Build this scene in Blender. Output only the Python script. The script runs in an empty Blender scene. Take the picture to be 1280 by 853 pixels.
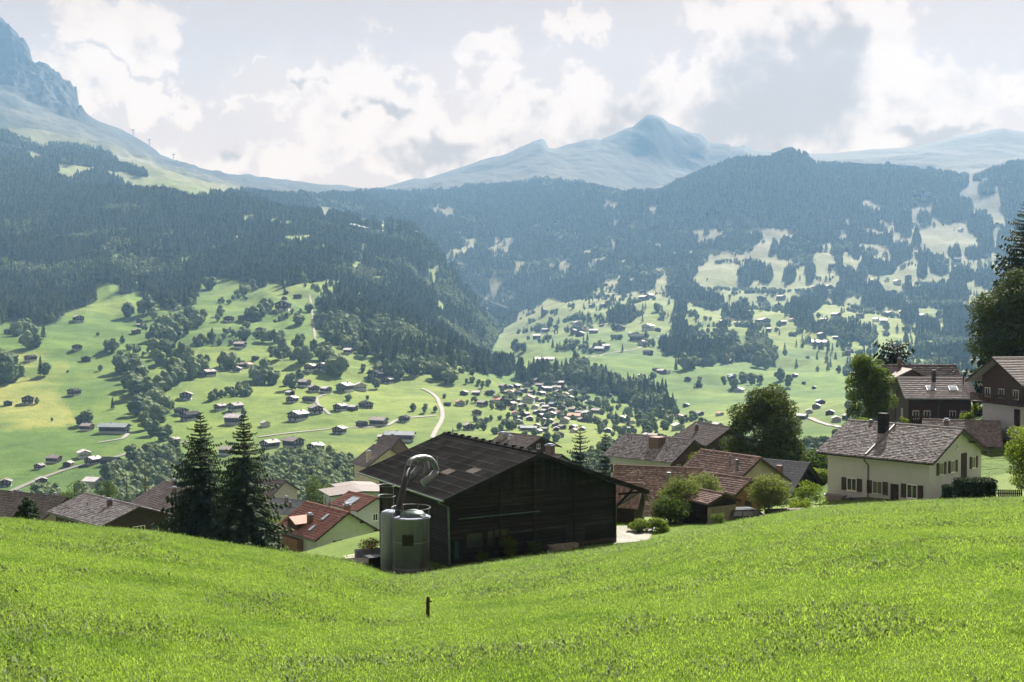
import bpy, math, random
import numpy as np
from mathutils import Matrix, Vector
random.seed(5); RNG = np.random.default_rng(5)
S = bpy.context.scene
COL = S.collection

# ------------------------------------------------------------------ camera
F = 1372.0; PITCH = math.atan(26.5 / F)
cam = bpy.data.cameras.new('camera'); camo = bpy.data.objects.new('camera', cam); COL.objects.link(camo)
cam.sensor_width = 36.0; cam.lens = 36.0 * F / 1280.0
cam.clip_start = 0.3; cam.clip_end = 40000
camo.rotation_euler = (math.pi / 2 - PITCH, 0, 0); camo.location = (0, 0, 0)
S.camera = camo
CP, SP = math.cos(PITCH), math.sin(PITCH)
def ray(px, py):
    xc = (px - 640) / F; zc = -(py - 426.5) / F
    y = CP + zc * SP
    return xc / y, (zc * CP - SP) / y
def at(px, py, Y):
    a, b = ray(px, py); return Vector((a * Y, Y, b * Y))
def proj(x, y, z):
    d = y * CP - z * SP
    return 640 + F * x / d, 426.5 - F * (y * SP + z * CP) / d

# ------------------------------------------------------------------ light
SUN_AZ, SUN_EL = math.radians(24), math.radians(42)
sun = bpy.data.lights.new('sun', 'SUN'); sun.energy = 5.0; sun.angle = math.radians(0.6); sun.color = (1.0, 0.96, 0.90)
suno = bpy.data.objects.new('sun', sun); COL.objects.link(suno)
sd = Vector((math.sin(SUN_AZ) * math.cos(SUN_EL), math.cos(SUN_AZ) * math.cos(SUN_EL), math.sin(SUN_EL)))
suno.rotation_euler = sd.to_track_quat('Z', 'Y').to_euler(); suno.location = (0, 0, 60)
S.view_settings.view_transform = 'Standard'; S.view_settings.look = 'None'
S.view_settings.exposure = 2.0; S.view_settings.gamma = 1.0
S.cycles.max_bounces = 6; S.cycles.diffuse_bounces = 2; S.cycles.glossy_bounces = 2
S.cycles.transmission_bounces = 3; S.cycles.transparent_max_bounces = 8; S.cycles.volume_bounces = 0
S.cycles.sample_clamp_indirect = 4

class NT:
    """small node-tree helper"""
    def __init__(s, nt): s.nt = nt; s.N = nt.nodes; s.L = nt.links
    def n(s, t, **k):
        o = s.N.new(t)
        for a, b in k.items(): setattr(o, a, b)
        return o
    def put(s, sock, v):
        if hasattr(v, 'is_linked') or isinstance(v, bpy.types.NodeSocket): s.L.new(v, sock)
        else: sock.default_value = v
    def math(s, op, a, b=0.0, c=0.0, clamp=False):
        m = s.n('ShaderNodeMath', operation=op); m.use_clamp = clamp
        s.put(m.inputs[0], a); s.put(m.inputs[1], b); s.put(m.inputs[2], c)
        return m.outputs[0]
    def vmath(s, op, a, b=(0, 0, 0)):
        m = s.n('ShaderNodeVectorMath', operation=op); s.put(m.inputs[0], a); s.put(m.inputs[1], b)
        return m.outputs[0] if op not in ('LENGTH', 'DOT_PRODUCT') else m.outputs[1]
    def mix(s, f, a, b, bt='MIX'):
        m = s.n('ShaderNodeMix', data_type='RGBA', blend_type=bt)
        s.put(m.inputs[0], f); s.put(m.inputs[6], a); s.put(m.inputs[7], b)
        return m.outputs[2]
    def ramp(s, f, lo, hi, a=0.0, b=1.0):
        m = s.n('ShaderNodeMapRange', interpolation_type='SMOOTHSTEP')
        s.put(m.inputs[0], f); m.inputs[1].default_value = lo; m.inputs[2].default_value = hi
        m.inputs[3].default_value = a; m.inputs[4].default_value = b
        return m.outputs[0]
    def noise(s, v, sc, det=4, rough=0.55, dist=0.0, dim='3D'):
        m = s.n('ShaderNodeTexNoise', noise_dimensions=dim); 
        if v is not None: s.L.new(v, m.inputs['Vector'])
        m.inputs['Scale'].default_value = sc; m.inputs['Detail'].default_value = det
        m.inputs['Roughness'].default_value = rough; m.inputs['Distortion'].default_value = dist
        return m.outputs[0]

# world: Nishita sky with procedural cloud cover mixed in by direction
W = bpy.data.worlds.new('World'); S.world = W; W.use_nodes = True
w = NT(W.node_tree); w.N.clear()
sky = w.n('ShaderNodeTexSky', sky_type='NISHITA'); sky.sun_disc = False
sky.sun_elevation = SUN_EL; sky.sun_rotation = SUN_AZ; sky.altitude = 1100
sky.air_density = 1.0; sky.dust_density = 2.0; sky.ozone_density = 1.0
tc = w.n('ShaderNodeTexCoord'); D = tc.outputs['Generated']
sep = w.n('ShaderNodeSeparateXYZ'); w.L.new(D, sep.inputs[0])
az = w.math('ARCTAN2', sep.outputs[0], sep.outputs[1]); el = w.math('ARCSINE', sep.outputs[2])
def AZ(px): return math.atan((px - 640) / F)
def EL(px, py):
    a, b = ray(px, py); v = Vector((a, 1, b)).normalized(); return math.asin(v.z)
cmb = w.n('ShaderNodeCombineXYZ'); w.L.new(az, cmb.inputs[0]); w.L.new(el, cmb.inputs[1])
P2 = cmb.outputs[0]
def wvec(sc, det, amp):
    m = w.n('ShaderNodeTexNoise'); w.L.new(D, m.inputs['Vector']); m.inputs['Scale'].default_value = sc; m.inputs['Detail'].default_value = det; m.inputs['Roughness'].default_value = .6
    v = w.vmath('SUBTRACT', m.outputs['Color'], (.5, .5, .5)); return w.vmath('MULTIPLY', v, (amp, amp * .8, 0))
P2 = w.vmath('ADD', P2, w.vmath('ADD', wvec(8, 4, .20), wvec(26, 6, .085)))
n1 = w.noise(D, 9.0, 9, 0.62, 0.25); n2 = w.noise(D, 3.2, 5, 0.55); n3 = w.noise(D, 34.0, 7, 0.6, 0.2)
nb = w.math('ADD', w.math('MULTIPLY', w.math('SUBTRACT', n1, 0.5), 2.6), w.math('MULTIPLY', w.math('SUBTRACT', n3, 0.5), 1.1))
def blob(px, py, rx, ry, wt, pw=1.0):
    v = w.vmath('SUBTRACT', P2, (math.atan((px - 640) / F), EL(px, py), 0))
    v = w.vmath('DIVIDE', v, (rx / F, ry / F, 1))
    d = w.vmath('LENGTH', v)
    return w.math('MULTIPLY', w.math('SUBTRACT', 1.0, d, clamp=True), wt)
def blobs(lst):
    acc = None
    for b in lst:
        o = blob(*b); acc = o if acc is None else w.math('MAXIMUM', acc, o)
    return acc
cover = blobs([(1000, 90, 170, 150, 2.0), (940, 165, 230, 100, 1.7), (1090, 70, 75, 55, 1.4), (870, 120, 90, 60, 1.3),
               (1180, 130, 200, 75, 1.5), (1330, 110, 150, 70, 1.3), (610, 75, 95, 50, 1.2), (700, 50, 45, 28, 0.9),
               (470, 105, 100, 40, 1.1), (400, 105, 50, 28, 1.0), (200, 15, 130, 50, 1.2), (180, 55, 90, 22, 1.0),
               (180, 105, 150, 26, 1.0), (300, 128, 150, 18, 0.9), (560, 175, 170, 60, 1.3), (740, 165, 90, 40, 1.2), (310, 100, 22, 12, 0.9),
               (420, 200, 200, 35, 1.0), (240, 190, 70, 40, 1.0), (660, 140, 130, 50, 1.1), (350, 82, 25, 12, 0.8)])
bias = w.math('ADD', w.ramp(el, 0.12, 0.9, 0.16, 0.30), w.math('MULTIPLY', w.math('SUBTRACT', n2, 0.5), 1.1))
dens = w.math('ADD', w.math('ADD', w.math('MULTIPLY', cover, 0.75), nb), w.math('MULTIPLY', bias, 0.5))
mask = w.ramp(w.math('ADD', dens, w.math('MULTIPLY', w.math('SUBTRACT', w.noise(D, 70, 6, .7), .5), .5)), 0.30, 0.56)
thick = blobs([(985, 120, 120, 100, 1.7), (1000, 60, 60, 60, 1.3), (930, 170, 190, 60, 1.6), (790, 140, 110, 45, 1.0), (745, 165, 80, 45, 1.1), (560, 185, 120, 30, 1.1),
               (478, 112, 38, 18, 1.1), (405, 110, 30, 12, 1.0), (600, 190, 120, 22, 0.8), (255, 180, 60, 20, 0.9), (1150, 170, 110, 22, 0.9), (230, 50, 60, 18, 0.6), (1110, 130, 60, 30, .6)])
nsh = w.noise(w.vmath('ADD', D, (0.012, 0, 0.016)), 15.0, 8, 0.62, 0.3)
thk = w.math('ADD', w.math('MULTIPLY', thick, 0.95), w.math('MULTIPLY', w.math('SUBTRACT', nsh, .5), 2.9))
gray = w.ramp(thk, 0.10, 0.95)
ccol = w.mix(gray, (1.70, 1.36, 1.08, 1), (0.82, 0.58, 0.38, 1))
# thin veil: bright milky air toward the sun and the horizon
sdir = w.vmath('DOT_PRODUCT', D, tuple(sd))
veil = w.ramp(sdir, 0.35, 0.95, 0.0, 0.42)
lowv = w.ramp(el, 0.30, 0.05, 0.22, 0.95)
cen = w.math('MULTIPLY', blob(520, 160, 560, 190, 1.0), 0.8)
vf = w.math('MAXIMUM', w.math('MAXIMUM', veil, cen), w.math('MULTIPLY', lowv, 0.78), clamp=True)
skyc = w.mix(1.0, sky.outputs[0], (0.16, 0.13, 0.11, 1), 'MULTIPLY')
skyc = w.mix(0.82, skyc, (0.88, 0.68, 0.58, 1))
skyc = w.mix(w.math('MULTIPLY', vf, w.ramp(n2, .2, .7, .8, 1.0)), skyc, (1.74, 1.28, 0.93, 1))
fin = w.mix(w.math('MULTIPLY', mask, 0.93), skyc, ccol)
bg = w.n('ShaderNodeBackground'); w.L.new(fin, bg.inputs[0]); bg.inputs[1].default_value = 0.119
wo = w.n('ShaderNodeOutputWorld'); w.L.new(bg.outputs[0], wo.inputs[0])
LSEED = 0
W.cycles.sampling_method = 'MANUAL'; W.cycles.sample_map_resolution = 512

# ------------------------------------------------------------------ materials
def bsdf(name):
    m = bpy.data.materials.new(name); m.use_nodes = True
    t = NT(m.node_tree); b = t.N['Principled BSDF']
    return m, t, b
def pmat(name, c1, c2=None, scale=3.0, rough=0.8, bump=0.0, bscale=None, metal=0.0, spec=0.3, stretch=None, det=5, c3=None, rnd=0.25, isl=0.0):
    m, t, b = bsdf(name)
    c2 = c2 or tuple(x * 0.75 for x in c1)
    co = t.n('ShaderNodeTexCoord').outputs['Object']
    if stretch:
        mp = t.n('ShaderNodeMapping'); mp.inputs['Scale'].default_value = stretch
        t.L.new(co, mp.inputs[0]); co = mp.outputs[0]
    f = t.ramp(t.noise(co, scale, det, 0.6), 0.32, 0.68)
    c = t.mix(f, (*c1, 1), (*c2, 1))
    if c3:
        c = t.mix(t.ramp(t.noise(co, scale * 0.23, 3), 0.52, 0.7), c, (*c3, 1))
    k = t.math('ADD', 1.0 - rnd, t.math('MULTIPLY', t.n('ShaderNodeObjectInfo').outputs['Random'], 2 * rnd))
    if isl:
        k = t.math('MULTIPLY', k, t.math('ADD', 1.0 - isl, t.math('MULTIPLY', t.n('ShaderNodeNewGeometry').outputs['Random Per Island'], 2 * isl)))
    kc = t.n('ShaderNodeCombineColor')
    for i_ in range(3): t.L.new(k, kc.inputs[i_])
    c = t.mix(1.0, c, kc.outputs[0], 'MULTIPLY')
    t.L.new(c, b.inputs['Base Color'])
    b.inputs['Roughness'].default_value = rough; b.inputs['Metallic'].default_value = metal
    b.inputs['Specular IOR Level'].default_value = spec
    if bump:
        bn = t.n('ShaderNodeBump'); bn.inputs['Strength'].default_value = bump; bn.inputs['Distance'].default_value = 0.05
        t.L.new(t.noise(co, bscale or scale * 4, 5, 0.65), bn.inputs['Height']); t.L.new(bn.outputs[0], b.inputs['Normal'])
    return m
def leafmat(name, c1, c2, trans=0.35, rnd=0.5, rough=0.55, wn=0.0, patchc=None):
    m, t, b = bsdf(name)
    oi = t.n('ShaderNodeObjectInfo'); geo = t.n('ShaderNodeNewGeometry')
    co = t.n('ShaderNodeTexCoord').outputs['Object']
    f = t.math('ADD', t.math('MULTIPLY', oi.outputs['Random'], rnd), t.math('MULTIPLY', t.noise(co, 0.45, 3), 1.0 - rnd * 0.6))
    f = t.math('ADD', f, t.math('MULTIPLY', t.math('SUBTRACT', geo.outputs['Random Per Island'], 0.5), 0.5), clamp=True)
    c = t.mix(f, (*c1, 1), (*c2, 1))
    if wn:
        pos = geo.outputs['Position']; q = t.noise(pos, wn, 6, .68)
        c = t.mix(t.ramp(q, .46, .66), c, (*patchc, 1)); c = t.mix(t.ramp(t.noise(pos, wn * 9, 4, .7), .50, .72), c, t.mix(1.0, c, (.55, .66, .55, 1), 'MULTIPLY'))
    t.L.new(c, b.inputs['Base Color']); b.inputs['Roughness'].default_value = max(rough, .75); b.inputs['Specular IOR Level'].default_value = 0.10
    tr = t.n('ShaderNodeBsdfTranslucent')
    t.L.new(t.mix(1.0, c, (1.5, 1.6, 0.55, 1), 'MULTIPLY'), tr.inputs[0])
    mx = t.n('ShaderNodeMixShader'); mx.inputs[0].default_value = trans
    t.L.new(b.outputs[0], mx.inputs[1]); t.L.new(tr.outputs[0], mx.inputs[2])
    t.L.new(mx.outputs[0], t.N['Material Output'].inputs['Surface'])
    return m
M = {}
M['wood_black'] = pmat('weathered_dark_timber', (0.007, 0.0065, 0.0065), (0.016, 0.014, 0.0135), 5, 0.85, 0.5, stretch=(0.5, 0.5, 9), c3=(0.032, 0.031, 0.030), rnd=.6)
M['wood_dark'] = pmat('dark_brown_timber', (0.032, 0.021, 0.016), (0.062, 0.042, 0.032), 3, 0.8, 0.4, stretch=(0.6, 0.6, 6))
M['wood_worn'] = pmat('sun_worn_barn_boards', (0.026, 0.028, 0.028), (0.013, 0.014, 0.014), 5, 0.85, 0.5, stretch=(0.5, 0.5, 9), c3=(0.055, 0.056, 0.054), rnd=.5)
M['wood_mid'] = pmat('brown_timber', (0.14, 0.075, 0.04), (0.22, 0.13, 0.075), 3, 0.75, 0.3, stretch=(0.6, 0.6, 6))
M['wood_pale'] = pmat('silvered_timber', (0.26, 0.24, 0.21), (0.38, 0.35, 0.30), 3, 0.8, 0.3, stretch=(0.6, 0.6, 6))
M['plaster_white'] = pmat('cream_render', (0.52, 0.54, 0.58), (0.47, 0.49, 0.53), 1.2, 0.9, 0.15, 20)
M['plaster_warm'] = pmat('ochre_render', (0.46, 0.42, 0.36), (0.38, 0.35, 0.30), 1.0, 0.9, 0.15, 20)
M['plaster_green'] = pmat('pale_green_render', (0.48, 0.54, 0.55), (0.43, 0.49, 0.50), 1.0, 0.9, 0.1, 20)
M['plaster_grey'] = pmat('grey_render', (0.42, 0.44, 0.42), (0.34, 0.36, 0.35), 1.0, 0.9, 0.1, 20)
M['concrete'] = pmat('stained_concrete', (0.25, 0.28, 0.37), (0.19, 0.22, 0.30), 1.4, 0.9, 0.2, 12, stretch=(2, 2, .5), c3=(0.14, 0.13, 0.13))
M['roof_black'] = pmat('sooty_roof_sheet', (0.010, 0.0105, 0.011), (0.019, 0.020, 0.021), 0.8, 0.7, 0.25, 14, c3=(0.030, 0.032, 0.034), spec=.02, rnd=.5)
M['roof_pale'] = pmat('bare_fibre_roof_sheet', (0.06, 0.058, 0.056), (0.12, 0.10, 0.085), 2.5, 0.65, 0.2)
M['roof_edge'] = pmat('pale_sheet_edge', (0.035, 0.036, 0.038), (0.022, 0.023, 0.024), 2.5, 0.7, 0.2, spec=.05, rnd=.5)  # paler strip along the lower end of each barn roof sheet
M['roof_grey'] = pmat('mottled_grey_brown_shingle', (0.155, 0.152, 0.165), (0.285, 0.275, 0.295), 6, 0.75, 0.4, 9, c3=(0.12, 0.10, 0.095), isl=.5, rnd=.1)
M['roof_brown'] = pmat('brown_roof_tile', (0.095, 0.085, 0.084), (0.15, 0.132, 0.13), 4, 0.7, 0.4, 9, isl=.35)
M['roof_red'] = pmat('red_clay_roof_tile', (0.20, 0.088, 0.068), (0.27, 0.125, 0.10), 4, 0.7, 0.4, 9, c3=(0.17, 0.09, 0.07), isl=.3)
M['roof_orange'] = pmat('faded_orange_roof_tile', (0.20, 0.142, 0.125), (0.145, 0.10, 0.09), 3, 0.7, 0.4, 9, c3=(0.25, 0.19, 0.16), isl=.42)
M['roof_slate'] = pmat('blue_grey_roof_slate', (0.10, 0.12, 0.14), (0.16, 0.18, 0.20), 4, 0.5, 0.3, 9)
M['roof_tin'] = pmat('pale_grey_roof_sheet', (0.20, 0.19, 0.195), (0.155, 0.148, 0.15), 2, 0.5, 0.15, 9)
M['roof_sheet_pale'] = pmat('pale_sunlit_roof_sheet', (0.34, 0.325, 0.34), (0.28, 0.27, 0.285), 2, 0.5, 0.15, 9, rnd=.05, isl=.12)
M['roof_white'] = pmat('bright_metal_roof', (0.31, 0.31, 0.32), (0.24, 0.24, 0.25), 2, 0.45, 0.1)
M['steel'] = pmat('dull_galvanised_steel', (0.19, 0.21, 0.225), (0.11, 0.125, 0.135), 5, 0.5, 0.1, metal=0.45)
M['gutter'] = pmat('green_grey_gutter_metal', (0.12, 0.17, 0.17), (0.09, 0.13, 0.13), 4, 0.4, 0.0, metal=0.4)
M['black'] = pmat('black_plastic', (0.015, 0.015, 0.017), (0.028, 0.028, 0.03), 5, 0.4)
M['green_box'] = pmat('dark_green_plastic', (0.015, 0.05, 0.035), None, 5, 0.45)
M['white_paint'] = pmat('white_paint', (0.78, 0.78, 0.76), (0.70, 0.70, 0.68), 4, 0.6)
M['shutter'] = pmat('dark_shutter_paint', (0.035, 0.028, 0.025), (0.06, 0.045, 0.04), 6, 0.6)
M['brick'] = pmat('sooty_brick', (0.10, 0.07, 0.062), (0.16, 0.115, 0.10), 9, 0.85, 0.4)
M['asphalt'] = pmat('pale_worn_asphalt', (0.165, 0.16, 0.15), (0.12, 0.118, 0.11), 0.5, 0.9)
M['slab'] = pmat('sunlit_concrete_yard', (0.30, 0.27, 0.245), (0.24, 0.22, 0.20), 1.5, 0.9, 0.15)
M['rubber'] = pmat('tyre_rubber', (0.02, 0.02, 0.02), None, 5, 0.8)
M['carpaint'] = pmat('dark_car_paint', (0.012, 0.018, 0.022), (0.02, 0.028, 0.032), 2, 0.25, spec=0.6)
M['bark'] = pmat('tree_bark', (0.075, 0.06, 0.048), (0.13, 0.105, 0.085), 6, 0.9, 0.5, stretch=(1, 1, .3))
M['flower'] = pmat('pink_blossom', (0.55, 0.10, 0.14), (0.65, 0.30, 0.10), 9, 0.7)
def glassmat(name, c):
    m, t, b = bsdf(name)
    co = t.n('ShaderNodeTexCoord').outputs['Object']
    t.L.new(t.mix(t.noise(co, 1.5, 2), (*c, 1), (*[x * 0.5 for x in c], 1)), b.inputs['Base Color'])
    b.inputs['Roughness'].default_value = 0.12; b.inputs['Specular IOR Level'].default_value = 0.7
    return m
M['glass'] = glassmat('window_glass', (0.03, 0.04, 0.045))
M['glass_sky'] = glassmat('skylight_glass', (0.25, 0.30, 0.36))
M['leaf'] = leafmat('broadleaf_foliage', (0.026, 0.046, 0.016), (0.070, 0.100, 0.028), 0.32)
M['leaf_dark'] = leafmat('dense_dark_foliage', (0.022, 0.036, 0.014), (0.055, 0.075, 0.022), 0.22)
M['leaf_bright'] = leafmat('lit_shrub_foliage', (0.055, 0.088, 0.018), (0.12, 0.155, 0.034), 0.42)
M['leaf_grey'] = leafmat('fruit_tree_foliage', (0.055, 0.075, 0.034), (0.12, 0.14, 0.066), 0.38)
M['needle'] = leafmat('spruce_needles', (0.014, 0.026, 0.016), (0.032, 0.050, 0.024), 0.12)
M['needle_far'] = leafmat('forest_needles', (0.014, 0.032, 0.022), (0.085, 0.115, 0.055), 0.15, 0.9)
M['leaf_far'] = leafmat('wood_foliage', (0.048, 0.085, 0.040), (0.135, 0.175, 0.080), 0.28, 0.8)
M['grass_blade'] = leafmat('meadow_grass_blades', (0.125, 0.195, 0.048), (0.185, 0.262, 0.085), 0.42, 0.7, wn=.35, patchc=(0.105, 0.175, 0.046))
M['weed'] = leafmat('meadow_weed_leaves', (0.07, 0.115, 0.045), (0.15, 0.195, 0.10), 0.35, 0.6)

# ------------------------------------------------------------------ mesh helpers
class MB:
    def __init__(s): s.v = []; s.f = []
    def add(s, vs, fs):
        o = len(s.v); s.v.extend([tuple(p) for p in vs]); s.f.extend([tuple(i + o for i in f) for f in fs]); return s
    def box(s, x0, x1, y0, y1, z0, z1, mat=None):
        vs = [(x, y, z) for z in (z0, z1) for y in (y0, y1) for x in (x0, x1)]
        if mat: vs = [mat @ Vector(p) for p in vs]
        return s.add(vs, [(0, 2, 3, 1), (4, 5, 7, 6), (0, 1, 5, 4), (2, 6, 7, 3), (0, 4, 6, 2), (1, 3, 7, 5)])
    def prism(s, poly, a0, a1, axis='y', mat=None):
        """poly: list of (a,z) extruded along axis from a0 to a1"""
        n = len(poly)
        if axis == 'y': vs = [(p[0], a0, p[1]) for p in poly] + [(p[0], a1, p[1]) for p in poly]
        elif axis == 'x': vs = [(a0, p[0], p[1]) for p in poly] + [(a1, p[0], p[1]) for p in poly]
        else: vs = [(p[0], p[1], a0) for p in poly] + [(p[0], p[1], a1) for p in poly]
        if mat: vs = [mat @ Vector(p) for p in vs]
        fs = [tuple(range(n))[::-1], tuple(range(n, 2 * n))] + [(i, (i + 1) % n, n + (i + 1) % n, n + i) for i in range(n)]
        return s.add(vs, fs)
    def tube(s, pts, r, n=8, cap=True):
        pts = [Vector(p) for p in pts]; rs = r if isinstance(r, (list, tuple)) else [r] * len(pts)
        o = len(s.v); prev = None
        for i, p in enumerate(pts):
            t = (pts[min(i + 1, len(pts) - 1)] - pts[max(i - 1, 0)]).normalized()
            ref = Vector((0, 0, 1)) if abs(t.z) < 0.9 else Vector((1, 0, 0))
            if prev is not None: ref = prev
            a = t.cross(ref)
            a = a.normalized() if a.length > 1e-6 else t.orthogonal().normalized()
            b = a.cross(t).normalized(); prev = b
            for k in range(n):
                th = 2 * math.pi * k / n
                s.v.append(tuple(p + a * math.cos(th) * rs[i] + b * math.sin(th) * rs[i]))
        for i in range(len(pts) - 1):
            for k in range(n):
                s.f.append((o + i * n + k, o + i * n + (k + 1) % n, o + (i + 1) * n + (k + 1) % n, o + (i + 1) * n + k))
        if cap:
            s.f.append(tuple(o + k for k in range(n))[::-1]); e = o + (len(pts) - 1) * n
            s.f.append(tuple(e + k for k in range(n)))
        return s
    def lathe(s, prof, cx, cy, n=24):
        o = len(s.v)
        for (r, z) in prof:
            for k in range(n):
                th = 2 * math.pi * k / n; s.v.append((cx + r * math.cos(th), cy + r * math.sin(th), z))
        for i in range(len(prof) - 1):
            for k in range(n):
                s.f.append((o + i * n + k, o + i * n + (k + 1) % n, o + (i + 1) * n + (k + 1) % n, o + (i + 1) * n + k))
        s.f.append(tuple(o + k for k in range(n))[::-1]); e = o + (len(prof) - 1) * n
        s.f.append(tuple(e + k for k in range(n)))
        return s
    def mesh(s, name, m):
        me = bpy.data.meshes.new(name); me.from_pydata(s.v, [], s.f); me.materials.append(m); me.update(); return me
def link(name, me, parent=None, loc=None):
    o = bpy.data.objects.new(name, me); COL.objects.link(o)
    if parent is not None: o.parent = parent
    if loc is not None: o.location = loc
    return o
def part(name, mb, m, parent, smooth=False, label=None, kind=None):
    me = mb.mesh(name, m)
    if smooth: me.shade_smooth()
    o = link(name, me, parent)
    if label: o['label'] = label
    if kind: o['kind'] = kind
    return o
def tag(o, label=None, cat=None, group=None, kind=None):
    if label: o['label'] = label
    if cat: o['category'] = cat
    if group: o['group'] = group
    if kind: o['kind'] = kind
    return o
def empty(name, label, cat, loc, rz=0.0, group=None, scale=1.0):
    o = bpy.data.objects.new(name, None); COL.objects.link(o); o.location = loc; o.rotation_euler = (0, 0, rz)
    o.scale = (scale,) * 3; o.empty_display_size = 0.3
    return tag(o, label, cat, group)
def copy_tree(o, parent=None):
    c = o.copy(); COL.objects.link(c); c.parent = parent
    for ch in o.children: copy_tree(ch, c)
    return c
def npmesh(name, V, Fq, m, smooth=False):
    V = np.asarray(V, dtype=np.float32); Fq = np.asarray(Fq, dtype=np.int32)
    me = bpy.data.meshes.new(name); me.vertices.add(len(V)); me.vertices.foreach_set('co', V.ravel())
    k = Fq.shape[1]; me.loops.add(Fq.size); me.loops.foreach_set('vertex_index', Fq.ravel())
    me.polygons.add(len(Fq)); me.polygons.foreach_set('loop_start', np.arange(len(Fq), dtype=np.int32) * k)
    if smooth: me.polygons.foreach_set('use_smooth', np.ones(len(Fq), dtype=bool))
    if m: me.materials.append(m)
    me.update(calc_edges=True); return me

# ------------------------------------------------------------------ numpy noise
_P = RNG.permutation(4096)
def _h(ix, iy): return _P[(ix + _P[iy & 4095]) & 4095] / 4095.0
def vnoise(x, y):
    ix = np.floor(x).astype(int); iy = np.floor(y).astype(int); fx = x - ix; fy = y - iy
    fx = fx * fx * (3 - 2 * fx); fy = fy * fy * (3 - 2 * fy)
    a = _h(ix, iy); b = _h(ix + 1, iy); c = _h(ix, iy + 1); d = _h(ix + 1, iy + 1)
    return (a * (1 - fx) + b * fx) * (1 - fy) + (c * (1 - fx) + d * fx) * fy
def fbm(x, y, o=5, g=0.5):
    s = 0; a = 1.0; t = 0
    for i in range(o):
        s = s + a * (vnoise(x + 17.3 * i, y + 9.1 * i) * 2 - 1); t += a; a *= g
        x, y = x * 1.9 + y * 0.3, y * 1.9 - x * 0.3
    return s / t
def ridged(x, y, o=5, g=0.55):
    s = 0; a = 1.0; t = 0
    for i in range(o):
        s = s + a * (1 - 2 * np.abs(vnoise(x + 11.7 * i, y + 5.3 * i) * 2 - 1)); t += a; a *= g
        x, y = x * 1.9 + y * 0.4, y * 1.9 - x * 0.4
    return s / t

# ------------------------------------------------------------------ terrain profiles
def T(s): return np.array([[float(b) for b in a.split(':')] for a in s.split()])
def ci(s, px):
    t = T(s); return np.interp(px, t[:, 0], t[:, 1])
def gsm(a, k):
    if k <= 0: return a
    w = np.exp(-0.5 * (np.arange(-3 * k, 3 * k + 1) / k) ** 2); w /= w.sum()
    p = np.concatenate([np.full(3 * k, a[0]), a, np.full(3 * k, a[-1])]); return np.convolve(p, w, 'valid')
PX0, PX1, DPX = -420.0, 1720.0, 2.0
PXS = np.arange(PX0, PX1 + DPX, DPX)
def row(Yk, pyk=None, zk=None, sm=14):
    Y = gsm(ci(Yk, PXS), 14) if isinstance(Yk, str) else np.full(len(PXS), float(Yk))
    if zk: return Y, gsm(ci(zk, PXS), sm)
    py = gsm(ci(pyk, PXS), sm)
    return Y, np.array([ray(a, b)[1] for a, b in zip(PXS, py)]) * Y
CR_PY = gsm(ci('-400:650 0:650 100:661 200:671 300:685 350:693 400:699 440:708 480:721 510:723 560:715 640:702 700:695 770:685 800:680 900:659 1000:640 1060:633 1160:627 1280:624 1700:618', PXS), 6)
CR_Y = gsm(ci('-400:52 0:55 200:56 350:60 430:66 480:66.5 560:67.5 640:69 700:70.5 770:73 800:75 900:78 1000:80 1160:82 1280:80 1700:80', PXS), 8)
CR_M = -np.array([ray(a, b)[1] for a, b in zip(PXS, CR_PY)])
rows = []
A_ = CR_M - 3.4 / CR_Y; B_ = 1.7 / CR_Y ** 2
def near_par(Y, a=None, b=None):
    a = A_ if a is None else a; b = B_ if b is None else b
    return -1.7 - a * Y - b * Y * Y
rows.append((CR_Y - 8, near_par(CR_Y - 8)))
rows.append((CR_Y, near_par(CR_Y)))
rows.append(row(85, zk='-400:-16 0:-16 200:-16.5 350:-19 400:-18.7 440:-18 470:-17.4 505:-16.0 770:-15.6 800:-15.8 900:-15.9 1000:-14.9 1160:-14.3 1280:-13.8 1700:-13'))
rows.append(row(100, zk='-400:-20 0:-20 200:-21 350:-22 430:-20 560:-18 770:-18 900:-18 1000:-17.2 1160:-17 1280:-15 1700:-14'))
rows.append(row(125, zk='-400:-27 0:-27 200:-28 350:-28 430:-26.5 640:-25 800:-23 900:-21.5 1000:-20 1100:-16.5 1160:-15.5 1280:-13.5 1700:-12'))
rows.append(row(150, zk='-400:-34 0:-34 200:-34 430:-33 640:-32 800:-29 900:-27 1000:-24 1080:-17 1160:-14.2 1280:-12 1700:-11'))
rows.append(row(220, zk='-400:-60 0:-60 640:-56 800:-50 1000:-42 1160:-30 1280:-25 1700:-22'))
rows.append(row(450, zk='-400:-104 1000:-102 1280:-90 1700:-85'))
rows.append(row(700, '-400:625 0:622 200:615 400:602 640:592 800:582 950:560 1100:545 1280:535 1700:530'))
rows.append(row(1000, '-400:515 0:522 200:520 400:522 640:535 800:542 950:525 1100:510 1280:500 1700:500'))
rows.append(row(1400, '-400:430 0:430 200:428 400:440 500:455 600:470 640:480 700:498 800:515 950:500 1100:492 1280:482 1700:480'))
rows.append(row('-400:1800 450:1850 600:2000 640:2000 700:1850 1700:1800', '-400:385 0:385 200:372 400:378 500:405 560:430 600:458 620:462 640:456 700:452 800:458 850:462 950:468 1100:468 1280:460 1700:455', sm=8))
rows.append(row('-400:2300 300:2350 400:2600 500:2650 560:2550 600:2450 640:2500 700:2400 1700:2200', '-400:312 0:312 200:318 400:318 500:345 560:395 600:428 612:450 640:440 700:428 800:425 950:428 1100:435 1280:430 1700:425', sm=6))
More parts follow.
